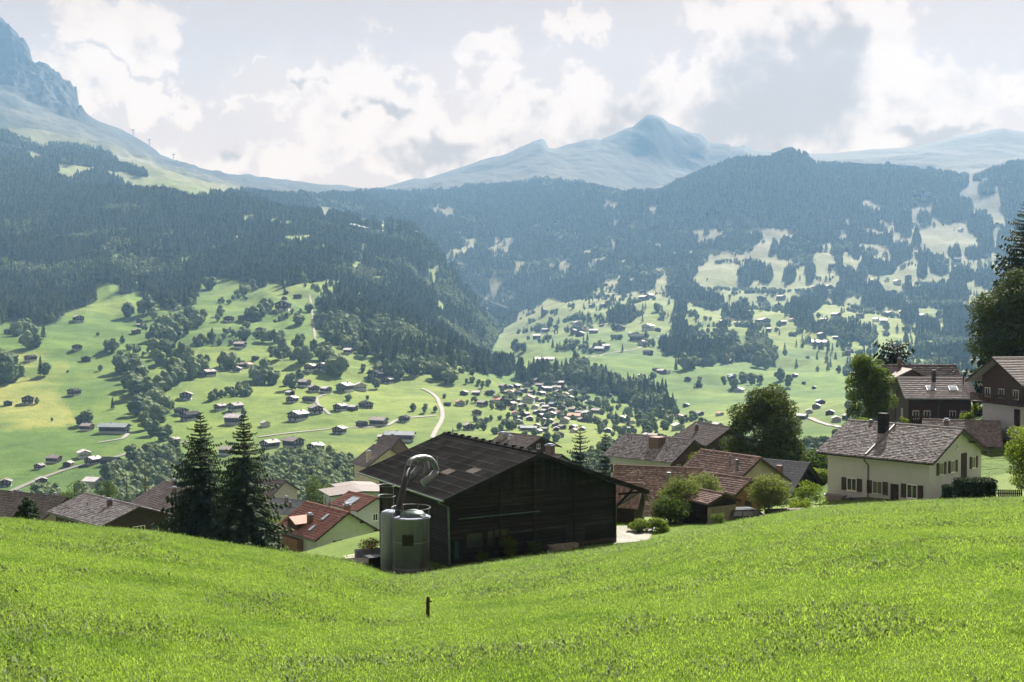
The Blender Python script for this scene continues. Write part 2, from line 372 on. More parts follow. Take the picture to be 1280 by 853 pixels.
rows.append(row('-400:2800 300:2900 400:3200 500:3250 560:3050 600:2850 640:2950 700:2850 800:2700 1700:2600', '-400:250 0:250 200:253 300:262 400:275 460:280 517:297 545:330 575:365 600:395 612:425 625:432 640:425 700:402 800:393 950:398 1100:405 1280:400 1700:395', sm=5))
rows.append(row('-400:3300 300:3400 400:3600 600:3500 640:3400 700:3300 1700:3100', '-400:210 0:215 200:235 300:258 400:284 460:300 520:330 560:385 600:415 640:405 700:380 800:370 950:372 1100:375 1280:368 1700:360', sm=8))
rows.append(row(4000, '-400:170 0:180 200:216 300:243 400:262 500:290 600:330 640:338 700:330 800:322 950:308 1100:305 1280:300 1700:290'))
rows.append(row(5000, '-400:120 0:128 60:150 100:162 200:207 300:234 400:245 500:252 600:252 640:252 700:240 760:243 780:242 800:238 815:236 840:233 875:217 920:202 960:199 975:194 987:191 1005:197 1020:206 1060:209 1110:211 1160:216 1210:221 1235:210 1280:207 1700:190', sm=3))
rows.append(row('-400:5250 0:5250 200:5350 300:5450 1700:5450', '-400:100 0:108 60:135 100:150 150:175 200:200 300:227 400:239 500:243 600:232 700:218 760:238 800:246 850:245 900:235 950:225 1000:218 1100:216 1200:215 1280:206 1700:190', sm=6))
rows.append(row('-400:5450 0:5450 100:5550 200:5700 300:5950 1700:5950', '-400:30 0:90 30:98 60:105 80:118 97:138 110:146 150:170 200:198 250:218 300:224 400:235 450:240 500:238 600:220 677:196 700:200 740:196 815:205 850:222 880:218 930:206 1000:203 1100:200 1140:195 1200:190 1280:188 1700:180', sm=4))
SKY = ('-400:20 -100:8 -40:14 0:20.6 10:28 17:37 28:49 33:54 39:62 42:73 45:80 52:80 60:82 67:88 73:96 80:106 85:110 92:111 98:116 100:124 99.5:131 103:143 109:145 118:149 126:153 138:157 150:161 160:166 169:171 176:175 '
       '187:182 197:189 202:195 213:199 225:204 236:210 247:217 258:221 270:222 285:221.5 300:221 308:219.5 315:220 322:223 330:225 350:227 375:229 390:231.5 405:233 424:233 434:234 440:236 450:237 458:238 465:237.5 480:236 490:233 500:230 512:226 520:224 528:225 535:224 550:219 575:211 590:206 600:202 615:198 632:194 645:188 655:184 '
       '667:178 677:174.5 681:177 685:186 690:187.5 697:187 709:183 720:180 732:176.5 740:176 750:177 770:169 781:164 790:161 800:152 806:147 810:145 816:144.5 825:147 831:151 835:155 848:160 858:165 865:167 873:167 880:172 885:179 893:180 910:181 914:185 920:184 930:182 936:186 942:190 960:191 985:193 1005:194 1030:194 1060:191 1075:190 1082:189 '
       '1110:187 1140:185 1170:179 1190:173 1205:170 1225:167 1238:163 1252:161 1266:164 1280:166 1330:172 1500:150 1700:140')
rows.append(row('-400:5650 0:5650 100:5720 200:5950 300:6450 1700:6450', SKY, sm=0))
y_, z_ = rows[-1]; rows.append((y_ + 420, z_ - 200))
RY = np.array([r[0] for r in rows]); RZ = np.array([r[1] for r in rows])      # (K, C)

def pchip(X, Z, Q):
    """vectorised monotone cubic per column; X,Z (K,C); Q (R,C)"""
    h = np.diff(X, axis=0); d = np.diff(Z, axis=0) / h
    K = X.shape[0]; m = np.zeros_like(Z)
    w1 = 2 * h[1:] + h[:-1]; w2 = h[1:] + 2 * h[:-1]
    same = d[:-1] * d[1:] > 0
    with np.errstate(divide='ignore', invalid='ignore'):
        hm = (w1 + w2) / (w1 / d[:-1] + w2 / d[1:])
    m[1:-1] = np.where(same, hm, 0); m[0] = d[0]; m[-1] = d[-1]
    out = np.zeros_like(Q)
    for k in range(K - 1):
        sel = (Q >= X[k]) & ((Q < X[k + 1]) if k < K - 2 else (Q <= X[k + 1] + 1e-3))
        t = (Q - X[k]) / h[k]; t2 = t * t; t3 = t2 * t
        v = (2 * t3 - 3 * t2 + 1) * Z[k] + (t3 - 2 * t2 + t) * h[k] * m[k] + (-2 * t3 + 3 * t2) * Z[k + 1] + (t3 - t2) * h[k] * m[k + 1]
        out = np.where(sel, v, out)
    return out
U = (PXS - 640) / F
YNEAR = 108.0
# far grid rows: start at YNEAR, follow the knot rows
sub = {18: 44, 19: 44, 4: 4, 5: 6, 6: 8, 7: 10, 8: 14, 9: 26, 10: 28, 11: 28, 12: 30, 13: 26, 14: 20, 15: 28, 16: 34, 17: 16, 20: 5}
g = [np.full(len(PXS), YNEAR)]
for k in range(4, len(rows) - 0):
    a = RY[k - 1] if k > 4 else np.full(len(PXS), YNEAR)
    n = sub.get(k, 12)
    for j in range(1, n + 1): g.append(a + (RY[k] - a) * j / n)
GY = np.array(g); GX = GY * U[None, :]
GZ = pchip(RY, RZ, GY)
# relief
def relief(X, Y, Z, pxs, keep):
    fade = np.clip((Y - 160) / 500, 0, 1)
    a = fbm(X / 170, Y / 170, 4) * np.clip(0.0048 * Y, 0, 11) * fade
    a += ridged(X / 620 + 3, Y / 620, 4) * np.clip((Y - 1500) / 1500, 0, 1) * 26 * keep
    a += ridged(X / 260 + Y / 900, Y / 700 + 7, 3) * np.clip((Y - 1200) / 700, 0, 1) * np.clip((pxs < 620) * 1.0 + .5, 0, 1) * 20 * keep
    mead = np.clip((3600 - Y) / 800, 0, 1)
    a += (ridged(X / 150 + Y / 400, Y / 210, 4, .6) * 13 + fbm(X / 60, Y / 60, 3) * 7) * np.clip((Y - 3900) / 500, 0, 1) * np.clip((420 - pxs) / 120, 0, 1)
    a += fbm(X / 45 + 40, Y / 45, 3) * np.clip(0.0022 * Y, 0, 3.6) * fade
    a += ridged(X / 150 + 80, Y / 62 + 3, 3, .6) * np.clip(0.0042 * Y, 0, 6.5) * fade * mead * (vnoise(X / 330, Y / 330) * 1.3)
    return a
last = RY[19]
keep = np.clip(np.abs(GY - last) / 900, 0, 1) * np.clip(np.abs(GY - 5000) / 500, 0.25, 1)
keep2 = np.clip(np.abs(GY - last) / 500, 0, 1)
PYg = proj(GX, GY, GZ)[1]; PXg = np.broadcast_to(PXS[None, :], GY.shape)
rockm = np.clip((GY - 5220) / 80, 0, 1) * np.clip((118 - PXg) / 14, 0, 1)
peakm = np.clip((GY - 5750) / 300, 0, 1) * np.clip((PXg - 560) / 60, 0, 1) * np.clip((960 - PXg) / 50, 0, 1)
GZ = GZ + relief(GX, GY, GZ, PXg, keep) * (1 - rockm * .6) * np.clip(keep2 + .06, 0, 1)
kr = np.clip(np.abs(GY - last) / 45, 0, 1)
GZ = GZ + rockm * kr * ridged(GX / 120 + GY / 200, GY / 260 + GZ / 240, 5, .65) * 62
GZ = GZ + rockm * kr * ridged(GX / 34, GY / 40 + GZ / 60, 4, .6) * 20
GZ = GZ + peakm * np.clip(np.abs(GY - last) / 120, 0, 1) * ridged(GX / 360 + GY / 900, GY / 420, 5, .6) * 20
PYg = proj(GX, GY, GZ)[1]
NR, NC = GY.shape
print('terrain grid', GY.shape)
def hit(px, py, ymin=330.0, ymax=9000.0):
    """first terrain point seen along the line of sight through (px, py)"""
    c = (px - PX0) / DPX; c0 = int(c); f = c - c0
    yy = GY[:, c0] * (1 - f) + GY[:, c0 + 1] * f; zz = GZ[:, c0] * (1 - f) + GZ[:, c0 + 1] * f
    pp = PYg[:, c0] * (1 - f) + PYg[:, c0 + 1] * f
    ok = np.nonzero((pp <= py) & (yy > ymin) & (yy < ymax))[0]
    if len(ok) == 0: return None
    i = ok[0]
    t = 0.0 if i == 0 or pp[i - 1] <= pp[i] else (pp[i - 1] - py) / (pp[i - 1] - pp[i]); t = min(max(t, 0), 1)
    j = max(i - 1, 0)
    Y = yy[j] + (yy[i] - yy[j]) * t; z = zz[j] + (zz[i] - zz[j]) * t
    return Vector(((px - 640) / F * Y, Y, z))
def ground(x, y):
    """terrain height at world x, y (beyond the near meadow)"""
    c = (x / y * F + 640 - PX0) / DPX; c0 = int(np.clip(c, 0, NC - 2)); f = c - c0
    yy = GY[:, c0] * (1 - f) + GY[:, c0 + 1] * f; zz = GZ[:, c0] * (1 - f) + GZ[:, c0 + 1] * f
    return float(np.interp(y, yy, zz))
def near_z(x, y):
    """height of the near meadow sheet (arrays)"""
    x = np.asarray(x, float); y = np.asarray(y, float)
    px = np.clip(640 + F * x / np.maximum(y, 26.0), PX0 + 2, PX1 - 2)
    a = np.interp(px, PXS, A_); b = np.interp(px, PXS, B_); cy = np.interp(px, PXS, CR_Y)
    par = -1.7 - a * y - b * np.maximum(y, 0) ** 2
    K = RY.shape[0]
    X = np.array([np.interp(px.ravel(), PXS, RY[k]) for k in range(6)]); Zk = np.array([np.interp(px.ravel(), PXS, RZ[k]) for k in range(6)])
    pc = pchip(X, Zk, np.clip(y.ravel()[None, :], X[0], None))[0].reshape(px.shape)
    z = np.where(y < cy - 6, par, pc)
    amp = np.clip((cy - y) / 25, 0.0, 1.0) * np.clip((y - 4) / 14, 0, 1)
    z = z + (fbm(x / 14.0, y / 14.0, 3) * 0.30 + fbm(x / 3.0, y / 3.0, 3) * 0.07) * amp
    return z

# ---- forest / meadow masks in the view direction of each terrain point (map of land cover)
def inpoly(px, py, pts):
    P = [tuple(float(v) for v in a.split(',')) for a in pts.split()]
    r = np.zeros(px.shape, bool); j = len(P) - 1
    for i in range(len(P)):
        xi, yi = P[i]; xj, yj = P[j]
        if yi != yj:
            c = ((yi > py) != (yj > py)) & (px < (xj - xi) * (py - yi) / (yj - yi) + xi); r ^= c
        j = i
    return r
FOREST = ['-420,150 -420,420 -100,412 0,407 15,400 35,405 50,405 72,406 80,391 100,386 118,377 120,366 113,357 120,351 145,356 150,371 175,364 185,372 200,382 215,388 238,386 248,374 252,350 262,346 300,350 325,359 355,360 372,356 392,352 420,350 408,364 401,378 400,402 408,424 430,433 450,440 470,446 475,462 505,466 540,470 565,470 566,456 587,462 610,470 616,440 612,410 600,385 570,350 545,318 517,292 480,278 440,276 400,268 350,262 320,243 300,244 270,246 245,250 215,245 205,240 185,242 170,240 150,228 130,216 115,215 97,221 92,228 70,224 75,212 70,205 45,202 30,195 0,185',
          '-420,120 -420,160 0,174 30,186 60,198 80,205 120,208 165,219 190,223 150,205 130,190 100,184 60,182 20,172 0,164',
          '320,243 345,246 420,246 450,243 480,241 560,241 600,230 660,223 705,227 735,232 770,241 790,242 820,240 840,233 860,225 875,218 920,202 960,199 985,190 1005,197 1020,208 1060,209 1110,211 1160,216 1210,221 1207,234 1190,244 1160,252 1138,260 1137,300 1140,326 1132,326 1117,336 1112,308 1095,305 1081,310 1072,326 1060,313 1052,313 1048,340 1044,324 1036,312 1015,318 1000,318 994,327 972,322 974,301 950,306 942,312 920,320 905,318 880,328 868,345 862,352 900,372 920,376 945,388 940,400 918,400 900,394 875,384 850,379 836,370 833,335 821,335 818,364 795,362 790,345 772,342 758,347 748,360 730,374 705,378 687,371 667,386 650,398 628,412 615,440 600,400 560,340 520,292 480,275 440,272 400,262 350,258',
          '1215,225 1240,212 1280,206 1400,205 1400,232 1280,235 1262,228 1240,232',
          '1248,233 1290,225 1400,225 1400,290 1300,300 1262,292 1250,262',
          '1096,470 1125,455 1160,440 1175,425 1190,412 1215,408 1240,400 1300,400 1300,480 1200,500 1100,500',
          '610,445 650,470 690,470 720,455 745,458 765,475 800,480 830,500 845,515 838,520 800,516 770,498 740,490 710,478 680,480 650,478 620,472']
CLEAR = ['0,320 22,326 40,330 60,331 80,335 70,338 45,333 25,336 0,336', '75,216 96,217 92,226 78,226', '186,248 212,252 214,260 195,256', '298,293 320,293 320,299 298,299', '354,296 395,293 395,306 358,308',
         '437,332 453,325 455,338 442,345', '443,397 452,398 468,413 455,418 444,415', '407,364 424,350 430,358 412,372', '568,350 585,360 588,368 575,362', '725,315 742,309 741,320 735,325',
         '749,248 772,252 776,262 766,265 760,256', '764,273 777,276 776,285 766,284', '780,282 805,274 806,284 785,290', '762,300 768,298 772,312 765,314', '748,322 762,320 758,330 750,334', '838,316 850,314 848,320 839,322', '880,314 920,313 920,326 890,326',
         '1074,254 1085,247 1090,253 1107,256 1108,262 1088,263 1075,260', '644,328 656,327 650,342 644,346', '700,334 712,330 708,344 694,348', '722,245 732,240 730,250', '850,293 860,294 856,300 850,300', '903,275 917,277 915,285 905,283', '530,411 541,410 538,428 531,432', '1042,287 1058,287 1064,300 1058,302', '905,295 922,297 915,300',
         '165,352 172,350 178,358 170,362', '600,334 608,333 606,341 600,342', '770,325 784,324 782,334 772,334', '240,408 250,400 252,408', '-420,175 -10,185 -10,195 -420,188']
PATCH = [(1190, 262, 30, 18), (1225, 282, 18, 16), (1232, 308, 11, 16), (1155, 274, 10, 9), (1256, 312, 12, 30), (1232, 238, 12, 7), (1145, 300, 6, 9), (1192, 318, 9, 9), (1154, 322, 10, 9), (1172, 330, 14, 8), (1218, 318, 14, 8), (1268, 340, 20, 14),
         (1174, 335, 14, 10), (1205, 345, 16, 9), (1240, 350, 25, 12), (1153, 340, 7, 9), (1180, 372, 34, 16), (1150, 375, 16, 12), (1135, 362, 5, 9), (1198, 352, 10, 10), (1120, 380, 14, 8), (1095, 378, 22, 10), (1090, 366, 18, 8), (1078, 343, 7, 10), (1100, 338, 20, 8), (1085, 330, 8, 9), (1066, 355, 14, 14), (1060, 347, 12, 10), (1050, 330, 4, 18),
         (1026, 372, 10, 11), (1048, 372, 10, 11), (1008, 382, 22, 11), (995, 390, 14, 10), (1012, 344, 6, 12), (988, 345, 8, 12), (940, 340, 20, 12), (932, 350, 10, 10), (955, 345, 12, 9), (1005, 326, 16, 5), (968, 311, 5, 5), (1040, 413, 28, 6), (1065, 420, 24, 7), (1005, 405, 12, 8), (1085, 424, 12, 8), (1137, 397, 12, 11), (1160, 415, 18, 11), (1200, 395, 25, 12), (1190, 405, 14, 8),
         (780, 361, 10, 9), (950, 435, 14, 12), (942, 430, 8, 15), (775, 400, 18, 8), (788, 395, 7, 8), (850, 390, 9, 9), (848, 412, 7, 10), (855, 420, 10, 10), (842, 435, 20, 9), (870, 445, 25, 12), (880, 450, 18, 10), (903, 428, 10, 13), (905, 445, 14, 12), (918, 432, 6, 10)]
def cover_mask(px, py):
    wx = fbm(px / 9.0, py / 7.0, 3) * 3.2; wy = fbm(px / 9.0 + 50, py / 7.0 + 9, 3) * 2.6
    qx, qy = px + wx, py + wy
    m = np.zeros(px.shape, bool)
    for p in FOREST: m |= inpoly(qx, qy, p)
    for p in CLEAR: m &= ~inpoly(px + wx * .4, py + wy * .4, p)
    hol = fbm(px / 24.0 + 3, py / 10.0 + 8, 4, .6) + 0.10 * fbm(px / 5.0, py / 4.0, 2)
    m &= ~((hol > .28) & (py > 255) & (px > 130)) ; m &= ~((hol > .10) & (py > 285) & (px > 860))
    for (cx, cy, rx, ry) in PATCH: m |= ((qx - cx) / rx) ** 2 + ((qy - cy) / ry) ** 2 < .78
    return m
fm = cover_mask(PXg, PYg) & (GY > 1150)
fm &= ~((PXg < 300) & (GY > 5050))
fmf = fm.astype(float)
# land colours (albedo, with far shade and sunlit rock streaks painted in), with surface character in the alpha: 0 meadow .. 1 rock
n1 = fbm(GX / 260, GY / 260, 5); n2_ = fbm(GX / 60 + 9, GY / 60, 4); n3_ = fbm(GX / 900 + 5, GY / 900, 4)
g1 = np.array([0.110, 0.180, 0.028]); g2 = np.array([0.225, 0.260, 0.062]); g3 = np.array([0.070, 0.125, 0.026])
t = np.clip(0.45 + n1 * 1.3 + n2_ * 0.5, 0, 1)[..., None]; colr = g3 * (1 - t) + g1 * t
t = np.clip(n3_ * 1.8 + n2_ * 0.7 + 0.15, 0, 1)[..., None] * 0.7; colr = colr * (1 - t) + g2 * t
# mown swathes on the open meadow at the left
sw = np.clip((n1 + n2_ * .6 + 0.18) * 2.2, 0, 1) * inpoly(PXg, PYg, '-200,440 60,440 85,450 88,470 70,490 85,510 95,530 0,540 -200,540')
colr = colr * (1 - .65 * sw[..., None]) + np.array([0.30, 0.285, 0.085]) * .65 * sw[..., None]
# high pasture: paler, drier with height
hp = np.clip((GY - 2300) / 1500, 0, 1)[..., None] * np.clip(.75 + n2_[..., None] * .5, 0, 1)
colr = colr * (1 - hp) + np.array([0.20, 0.185, 0.125]) * hp
sc = (rockm > 0) * np.clip((GY - 5000) / 200, 0, 1)
rough = np.zeros_like(GY)
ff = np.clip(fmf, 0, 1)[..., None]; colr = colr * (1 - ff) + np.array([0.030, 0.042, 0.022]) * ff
scree = np.clip((GY - 4800) / 150, 0, 1) * np.clip((150 - PXg - (PYg - 120) * 0.4 + n1 * 60) / 40, 0, 1) * np.clip((175 - PYg + n2_ * 12) / 12, 0, 1)
s3 = scree[..., None]; colr = colr * (1 - s3) + (np.array([0.36, 0.34, 0.31]) + n2_[..., None] * .16) * s3
r3 = np.clip(rockm + peakm * np.clip(.35 + n2_ * 1.5 + n1, 0, 1) * .8, 0, 1)[..., None]
strata = np.sin(GZ / 16 + n1 * 6 + GX / 160)[..., None]
colr = colr * (1 - r3) + (np.array([0.085, 0.085, 0.09]) + (fbm(GX / 22, GZ / 12, 4)[..., None] > .12) * .20 + n2_[..., None] * .10 + strata * .06) * r3  # pale streaks paint sunlit rock into the colour
far_shade = np.clip((GY - 3200) / 2500, 0, 1)[..., None]  # distant slopes darkened in colour, standing in for their backlit shade
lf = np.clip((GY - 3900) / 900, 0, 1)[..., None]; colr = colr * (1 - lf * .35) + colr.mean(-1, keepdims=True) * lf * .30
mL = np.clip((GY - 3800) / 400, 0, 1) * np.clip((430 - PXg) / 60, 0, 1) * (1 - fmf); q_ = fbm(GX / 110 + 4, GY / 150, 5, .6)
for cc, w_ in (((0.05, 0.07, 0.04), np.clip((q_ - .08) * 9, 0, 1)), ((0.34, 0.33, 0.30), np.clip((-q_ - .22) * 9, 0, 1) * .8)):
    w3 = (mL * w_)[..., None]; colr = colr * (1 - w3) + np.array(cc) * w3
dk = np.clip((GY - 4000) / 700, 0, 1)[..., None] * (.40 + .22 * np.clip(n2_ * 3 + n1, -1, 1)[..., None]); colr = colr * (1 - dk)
colr = np.clip(colr * (.80 - .60 * far_shade - .10 * (far_shade > .5)), 0.008, 0.8)

def landmat():
    m, t, b = bsdf('alpine_land')
    at_ = t.n('ShaderNodeAttribute'); at_.attribute_name = 'land'
    co = t.n('ShaderNodeTexCoord').outputs['Object']
    a = t.noise(co, 0.05, 6, 0.65); f = t.noise(co, 0.6, 5, 0.7)
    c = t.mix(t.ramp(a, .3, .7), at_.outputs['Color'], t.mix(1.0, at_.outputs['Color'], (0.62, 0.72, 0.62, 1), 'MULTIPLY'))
    c = t.mix(t.ramp(f, .35, .65), c, t.mix(1.0, c, (0.72, 0.78, 0.7, 1), 'MULTIPLY'))
    t.L.new(c, b.inputs['Base Color']); b.inputs['Roughness'].default_value = 0.95; b.inputs['Specular IOR Level'].default_value = 0.1
    bn = t.n('ShaderNodeBump'); bn.inputs['Strength'].default_value = 0.8; bn.inputs['Distance'].default_value = 3.0
    t.L.new(t.math('ADD', a, t.math('MULTIPLY', f, .35)), bn.inputs['Height']); t.L.new(bn.outputs[0], b.inputs['Normal'])
    return m
M['land'] = landmat()
def gridmesh(name, X, Y, Z, m, colr=None):
    R, C = X.shape; V = np.stack([X, Y, Z], -1).reshape(-1, 3)
    i = np.arange(R * C).reshape(R, C)
    Q = np.stack([i[:-1, :-1], i[:-1, 1:], i[1:, 1:], i[1:, :-1]], -1).reshape(-1, 4)
    me = npmesh(name, V, Q, m, True)
    if colr is not None:
        ca = me.color_attributes.new('land', 'FLOAT_COLOR', 'POINT')
        c4 = np.concatenate([colr.reshape(-1, 3), np.ones((R * C, 1))], 1).astype(np.float32)
        ca.data.foreach_set('color', c4.ravel())
    return me
cut = 4 + 6 + 8 + 10 + 14 + 1       # rows up to the valley floor
cut2 = int(np.argmax(GY[:, 0] > 3900))
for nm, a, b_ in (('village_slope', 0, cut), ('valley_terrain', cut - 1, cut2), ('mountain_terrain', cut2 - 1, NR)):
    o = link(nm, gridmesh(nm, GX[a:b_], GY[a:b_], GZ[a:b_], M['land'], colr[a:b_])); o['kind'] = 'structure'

# near meadow
def meadowmat():
    m, t, b = bsdf('near_meadow')
    co = t.n('ShaderNodeTexCoord').outputs['Object']
    a = t.noise(co, 0.16, 5, 0.6); f = t.noise(co, 1.8, 6, 0.7); h = t.noise(co, 14.0, 5, 0.75)
    c = t.mix(t.ramp(a, .3, .7), (0.085, 0.140, 0.024, 1), (0.120, 0.175, 0.036, 1))
    c = t.mix(t.ramp(f, .45, .75), c, (0.07, 0.115, 0.014, 1))
    c = t.mix(t.ramp(h, .42, .7), c, t.mix(1.0, c, (0.45, 0.52, 0.4, 1), 'MULTIPLY'))
    t.L.new(c, b.inputs['Base Color']); b.inputs['Roughness'].default_value = 0.9; b.inputs['Specular IOR Level'].default_value = 0.15
    bn = t.n('ShaderNodeBump'); bn.inputs['Strength'].default_value = 0.9; bn.inputs['Distance'].default_value = 0.09
    t.L.new(t.math('ADD', f, h), bn.inputs['Height']); t.L.new(bn.outputs[0], b.inputs['Normal'])
    return m
M['meadow'] = meadowmat()
gx, gy = np.meshgrid(np.arange(-72, 84.01, 0.5), np.concatenate([np.arange(-18, 84, 0.5), np.arange(84, YNEAR + 0.6, 1.0)]))
gz = near_z(gx, gy)
o = link('meadow', gridmesh('meadow', gx, gy, gz, M['meadow'])); o['kind'] = 'structure'

def ribbon(name, pts, width, m, lift=0.5, near=False, step=4.0):
    """road draped over the terrain; pts are surface points"""
    P = [Vector(p) for p in pts]; V = []; Fc = []
    fine = []
    for i in range(len(P) - 1):
        L = (P[i + 1] - P[i]).length; n = max(1, int(L / step))
        p0 = P[max(i - 1, 0)]; p1 = P[i]; p2 = P[i + 1]; p3 = P[min(i + 2, len(P) - 1)]
        for j in range(n):
            t = j / n
            fine.append(0.5 * ((2 * p1) + (p2 - p0) * t + (2 * p0 - 5 * p1 + 4 * p2 - p3) * t * t + (3 * p1 - p0 - 3 * p2 + p3) * t ** 3))
    fine.append(P[-1])
    for i, p in enumerate(fine):
        d = fine[min(i + 1, len(fine) - 1)] - fine[max(i - 1, 0)]; d.z = 0
        s = Vector((d.y, -d.x, 0)).normalized() * width / 2
        for k in (-1, -.5, 0, .5, 1):
            q = p + s * k
            z = float(near_z(q.x, q.y)) if near else ground(q.x, q.y)
            V.append((q.x, q.y, z + lift))
    for i in range(len(fine) - 1):
        for k in range(4): Fc.append((i * 5 + k, i * 5 + k + 1, i * 5 + k + 6, i * 5 + k + 5))
    me = npmesh(name, np.array(V), np.array(Fc), m); o = link(name, me); o['kind'] = 'structure'; return o
ROADS = [('road', 4.2, '5,618 25,609 60,595 90,585 130,576 175,563 205,557 235,553'), ('road', 3.6, '322,547 345,544 370,541 400,538 430,535 460,535 485,532 495,526 520,522 545,520'),
         ('road', 4, '540,548 546,536 553,521 549,505 541,493 527,486'), ('path', 3, '412,519 399,508 396,498 408,493'), ('road', 4.5, '712,450 735,446 755,443 780,439 800,435 814,431 819,426 812,422'),
         ('path', 3.5, '160,541 152,549 135,552 122,554'), ('path', 3, '387,368 390,385 391,400 393,415 394,428'), ('path', 3, '820,422 840,418 836,420'), ('road', 4, '1008,523 1030,530 1050,535')]
for nm, wd, s in ROADS:
    pts = [hit(*[float(v) for v in a.split(',')]) for a in s.split()]
    ribbon(nm, [p for p in pts if p], wd, M['asphalt'], 0.6, step=8)

# ------------------------------------------------------------------ trees
def quads(C, A, B):
    """leaf quads from centres and half axes"""
    n = len(C); V = np.stack([C - A - B, C + A - B, C + A + B, C - A + B], 1).reshape(-1, 3)
    return V, np.arange(4 * n).reshape(n, 4)
def runit(r, n):
    v = r.normal(size=(n, 3)); return v / np.linalg.norm(v, axis=1)[:, None]
def rhomb(C, D, Wd, ln, wd):
    """pointed leaves: centre, direction, side vectors"""
    V = np.stack([C - D * ln, C + Wd * wd, C + D * ln, C - Wd * wd], 1).reshape(-1, 3)
    return V, np.arange(4 * len(C)).reshape(-1, 4)
def crown_mesh(name, seed, h, w, n, leaf, mat_, base=0.18, clusters=60, shape=1.0, flat=0.6, lump=1.0):
    """broadleaf crown: leaves massed in clumps on an uneven ellipsoid"""
    r = np.random.default_rng(seed)
    d = runit(r, clusters); rad = r.uniform(0.35, 1.0, clusters) ** 0.6
    cz = (1 + base) / 2 * h; hz = (1 - base) / 2 * h
    C = d * rad[:, None] * np.array([w / 2 * .80, w / 2 * .80, hz * .82])
    wid = 1 - np.clip(C[:, 2] / hz, -1, 1) * 0.18 * shape
    C[:, :2] *= wid[:, None]; C[:, 2] += cz
    cr = r.uniform(0.13, 0.24, clusters) * w * lump
    k = r.choice(clusters, n, p=cr ** 2 / np.sum(cr ** 2))
    dd = runit(r, n); rr = r.uniform(0.55, 1.05, n) ** 0.7
    P = C[k] + dd * (rr * cr[k])[:, None] * np.array([1, 1, flat + .15])
    D = runit(r, n) + dd * 0.5; D /= np.linalg.norm(D, axis=1)[:, None]
    Wd = np.cross(D, dd + 0.3 * runit(r, n)); Wd /= np.linalg.norm(Wd, axis=1)[:, None] + 1e-9
    s = leaf * r.uniform(0.6, 1.3, n)[:, None]
    V, Q = rhomb(P, D, Wd, s, s * .62)
    return npmesh(name, V, Q, mat_), C, cr
def trunk_mb(seed, h, w, C, r0=None, base=0.18, limbs=9):
    r = random.Random(seed); mb = MB(); r0 = r0 or h * 0.028
    top = h * 0.72
    lean = [(0, 0, -0.6)] + [(r.uniform(-.03, .03) * h * t, r.uniform(-.03, .03) * h * t, top * t) for t in (0.15, .35, .55, .78, 1)]
    mb.tube(lean, [r0 * 1.35, r0 * 1.05, r0 * .85, r0 * .6, r0 * .38, r0 * .15], 8)
    idx = list(range(len(C))); r.shuffle(idx)
    for i in idx[:limbs]:
        e = Vector(C[i]); z0 = min(max(e.z * 0.55, base * h * .8), top * .9)
        s = Vector((0, 0, z0)); m_ = s.lerp(e, 0.5) + Vector((0, 0, -0.04 * h))
        mb.tube([s, m_, e], [r0 * .4, r0 * .25, r0 * .08], 5)
    return mb
def leafy_tree(name, label, cat, loc, h, w, seed, n=9000, leaf=0.16, m='leaf', base=0.18, clusters=60, shape=1.0, group=None, lump=1.0, limbs=9, flat=.6):
    t = empty(name, label, cat, loc, group=group)
    me, C, cr = crown_mesh('crown', seed, h, w, n, leaf, M[m], base, clusters, shape, flat, lump)
    link('crown', me, t); part('trunk', trunk_mb(seed, h, w, C, base=base, limbs=limbs), M['bark'], t)
    return t
def spruce_mesh(seed, h, R, whorls, per, segs, m, taper=0.9, droop=0.35, base=0.05, twig=1.0, sparse=0.0):
    r = np.random.default_rng(seed); Cs = []; Ds = []; Ws = []; Ls = []; wd = []
    for i in range(whorls):
        t = (i + r.uniform(-.3, .3)) / whorls; t = min(max(t, 0), 0.985)
        z = h * (base + (1 - base) * t); L0 = R * (1 - t) ** taper * (1 + 0.25 * math.sin(i * 2.1 + seed)) + 0.02 * h * (1 - t) + .05
        a0 = r.uniform(0, 6.28); nb_ = max(4, int(per * (0.6 + 0.4 * (1 - t))))
        for b in range(nb_):
            if r.random() < sparse: continue
            a = a0 + 6.283 * b / nb_ + r.uniform(-.25, .25); L = L0 * r.uniform(0.65, 1.15)
            rise = 0.25 * t + r.uniform(-.05, .1)
            d = np.array([math.cos(a), math.sin(a), 0]); s_ = np.array([-d[1], d[0], 0])
            for j in range(segs):
                u = (j + .6) / segs; p = d * L * u; zz = z + L * (rise * u - droop * u * u * (1.1 - t)) + (0.08 * L if j == segs - 1 else 0)
                p = p + np.array([0, 0, zz]); seg = L / segs
                side = twig * seg * (1.25 - .55 * u) * 1.1
                for sg in (-1, 1):
                    dirn = d * .75 + s_ * sg * 0.62 + np.array([0, 0, -0.25 + r.uniform(-.2, .1)]); dirn /= np.linalg.norm(dirn)
                    Cs.append(p + dirn * side * .5); Ds.append(dirn); Ls.append(side * r.uniform(.75, 1.15)); Ws.append(np.cross(dirn, [0, 0, 1]) + np.array([0, 0, r.uniform(-.4, .4)])); wd.append(side * .34)
                Cs.append(p + np.array([0, 0, -seg * .35])); Ds.append(np.array([d[0] * .3, d[1] * .3, -1.0])); ms = max(seg, .05 + .3 * (1 - t) ** .6); Ls.append(ms * .8); Ws.append(s_ * r.uniform(-1, 1) + d); wd.append(ms * .5)
    Cs = np.array(Cs); Ds = np.array(Ds); Ws = np.array(Ws); Ws /= np.linalg.norm(Ws, axis=1)[:, None]; Ds /= np.linalg.norm(Ds, axis=1)[:, None]
    V, Q = rhomb(Cs, Ds, Ws, np.array(Ls)[:, None], np.array(wd)[:, None])
    return npmesh('crown', V, Q, M[m])
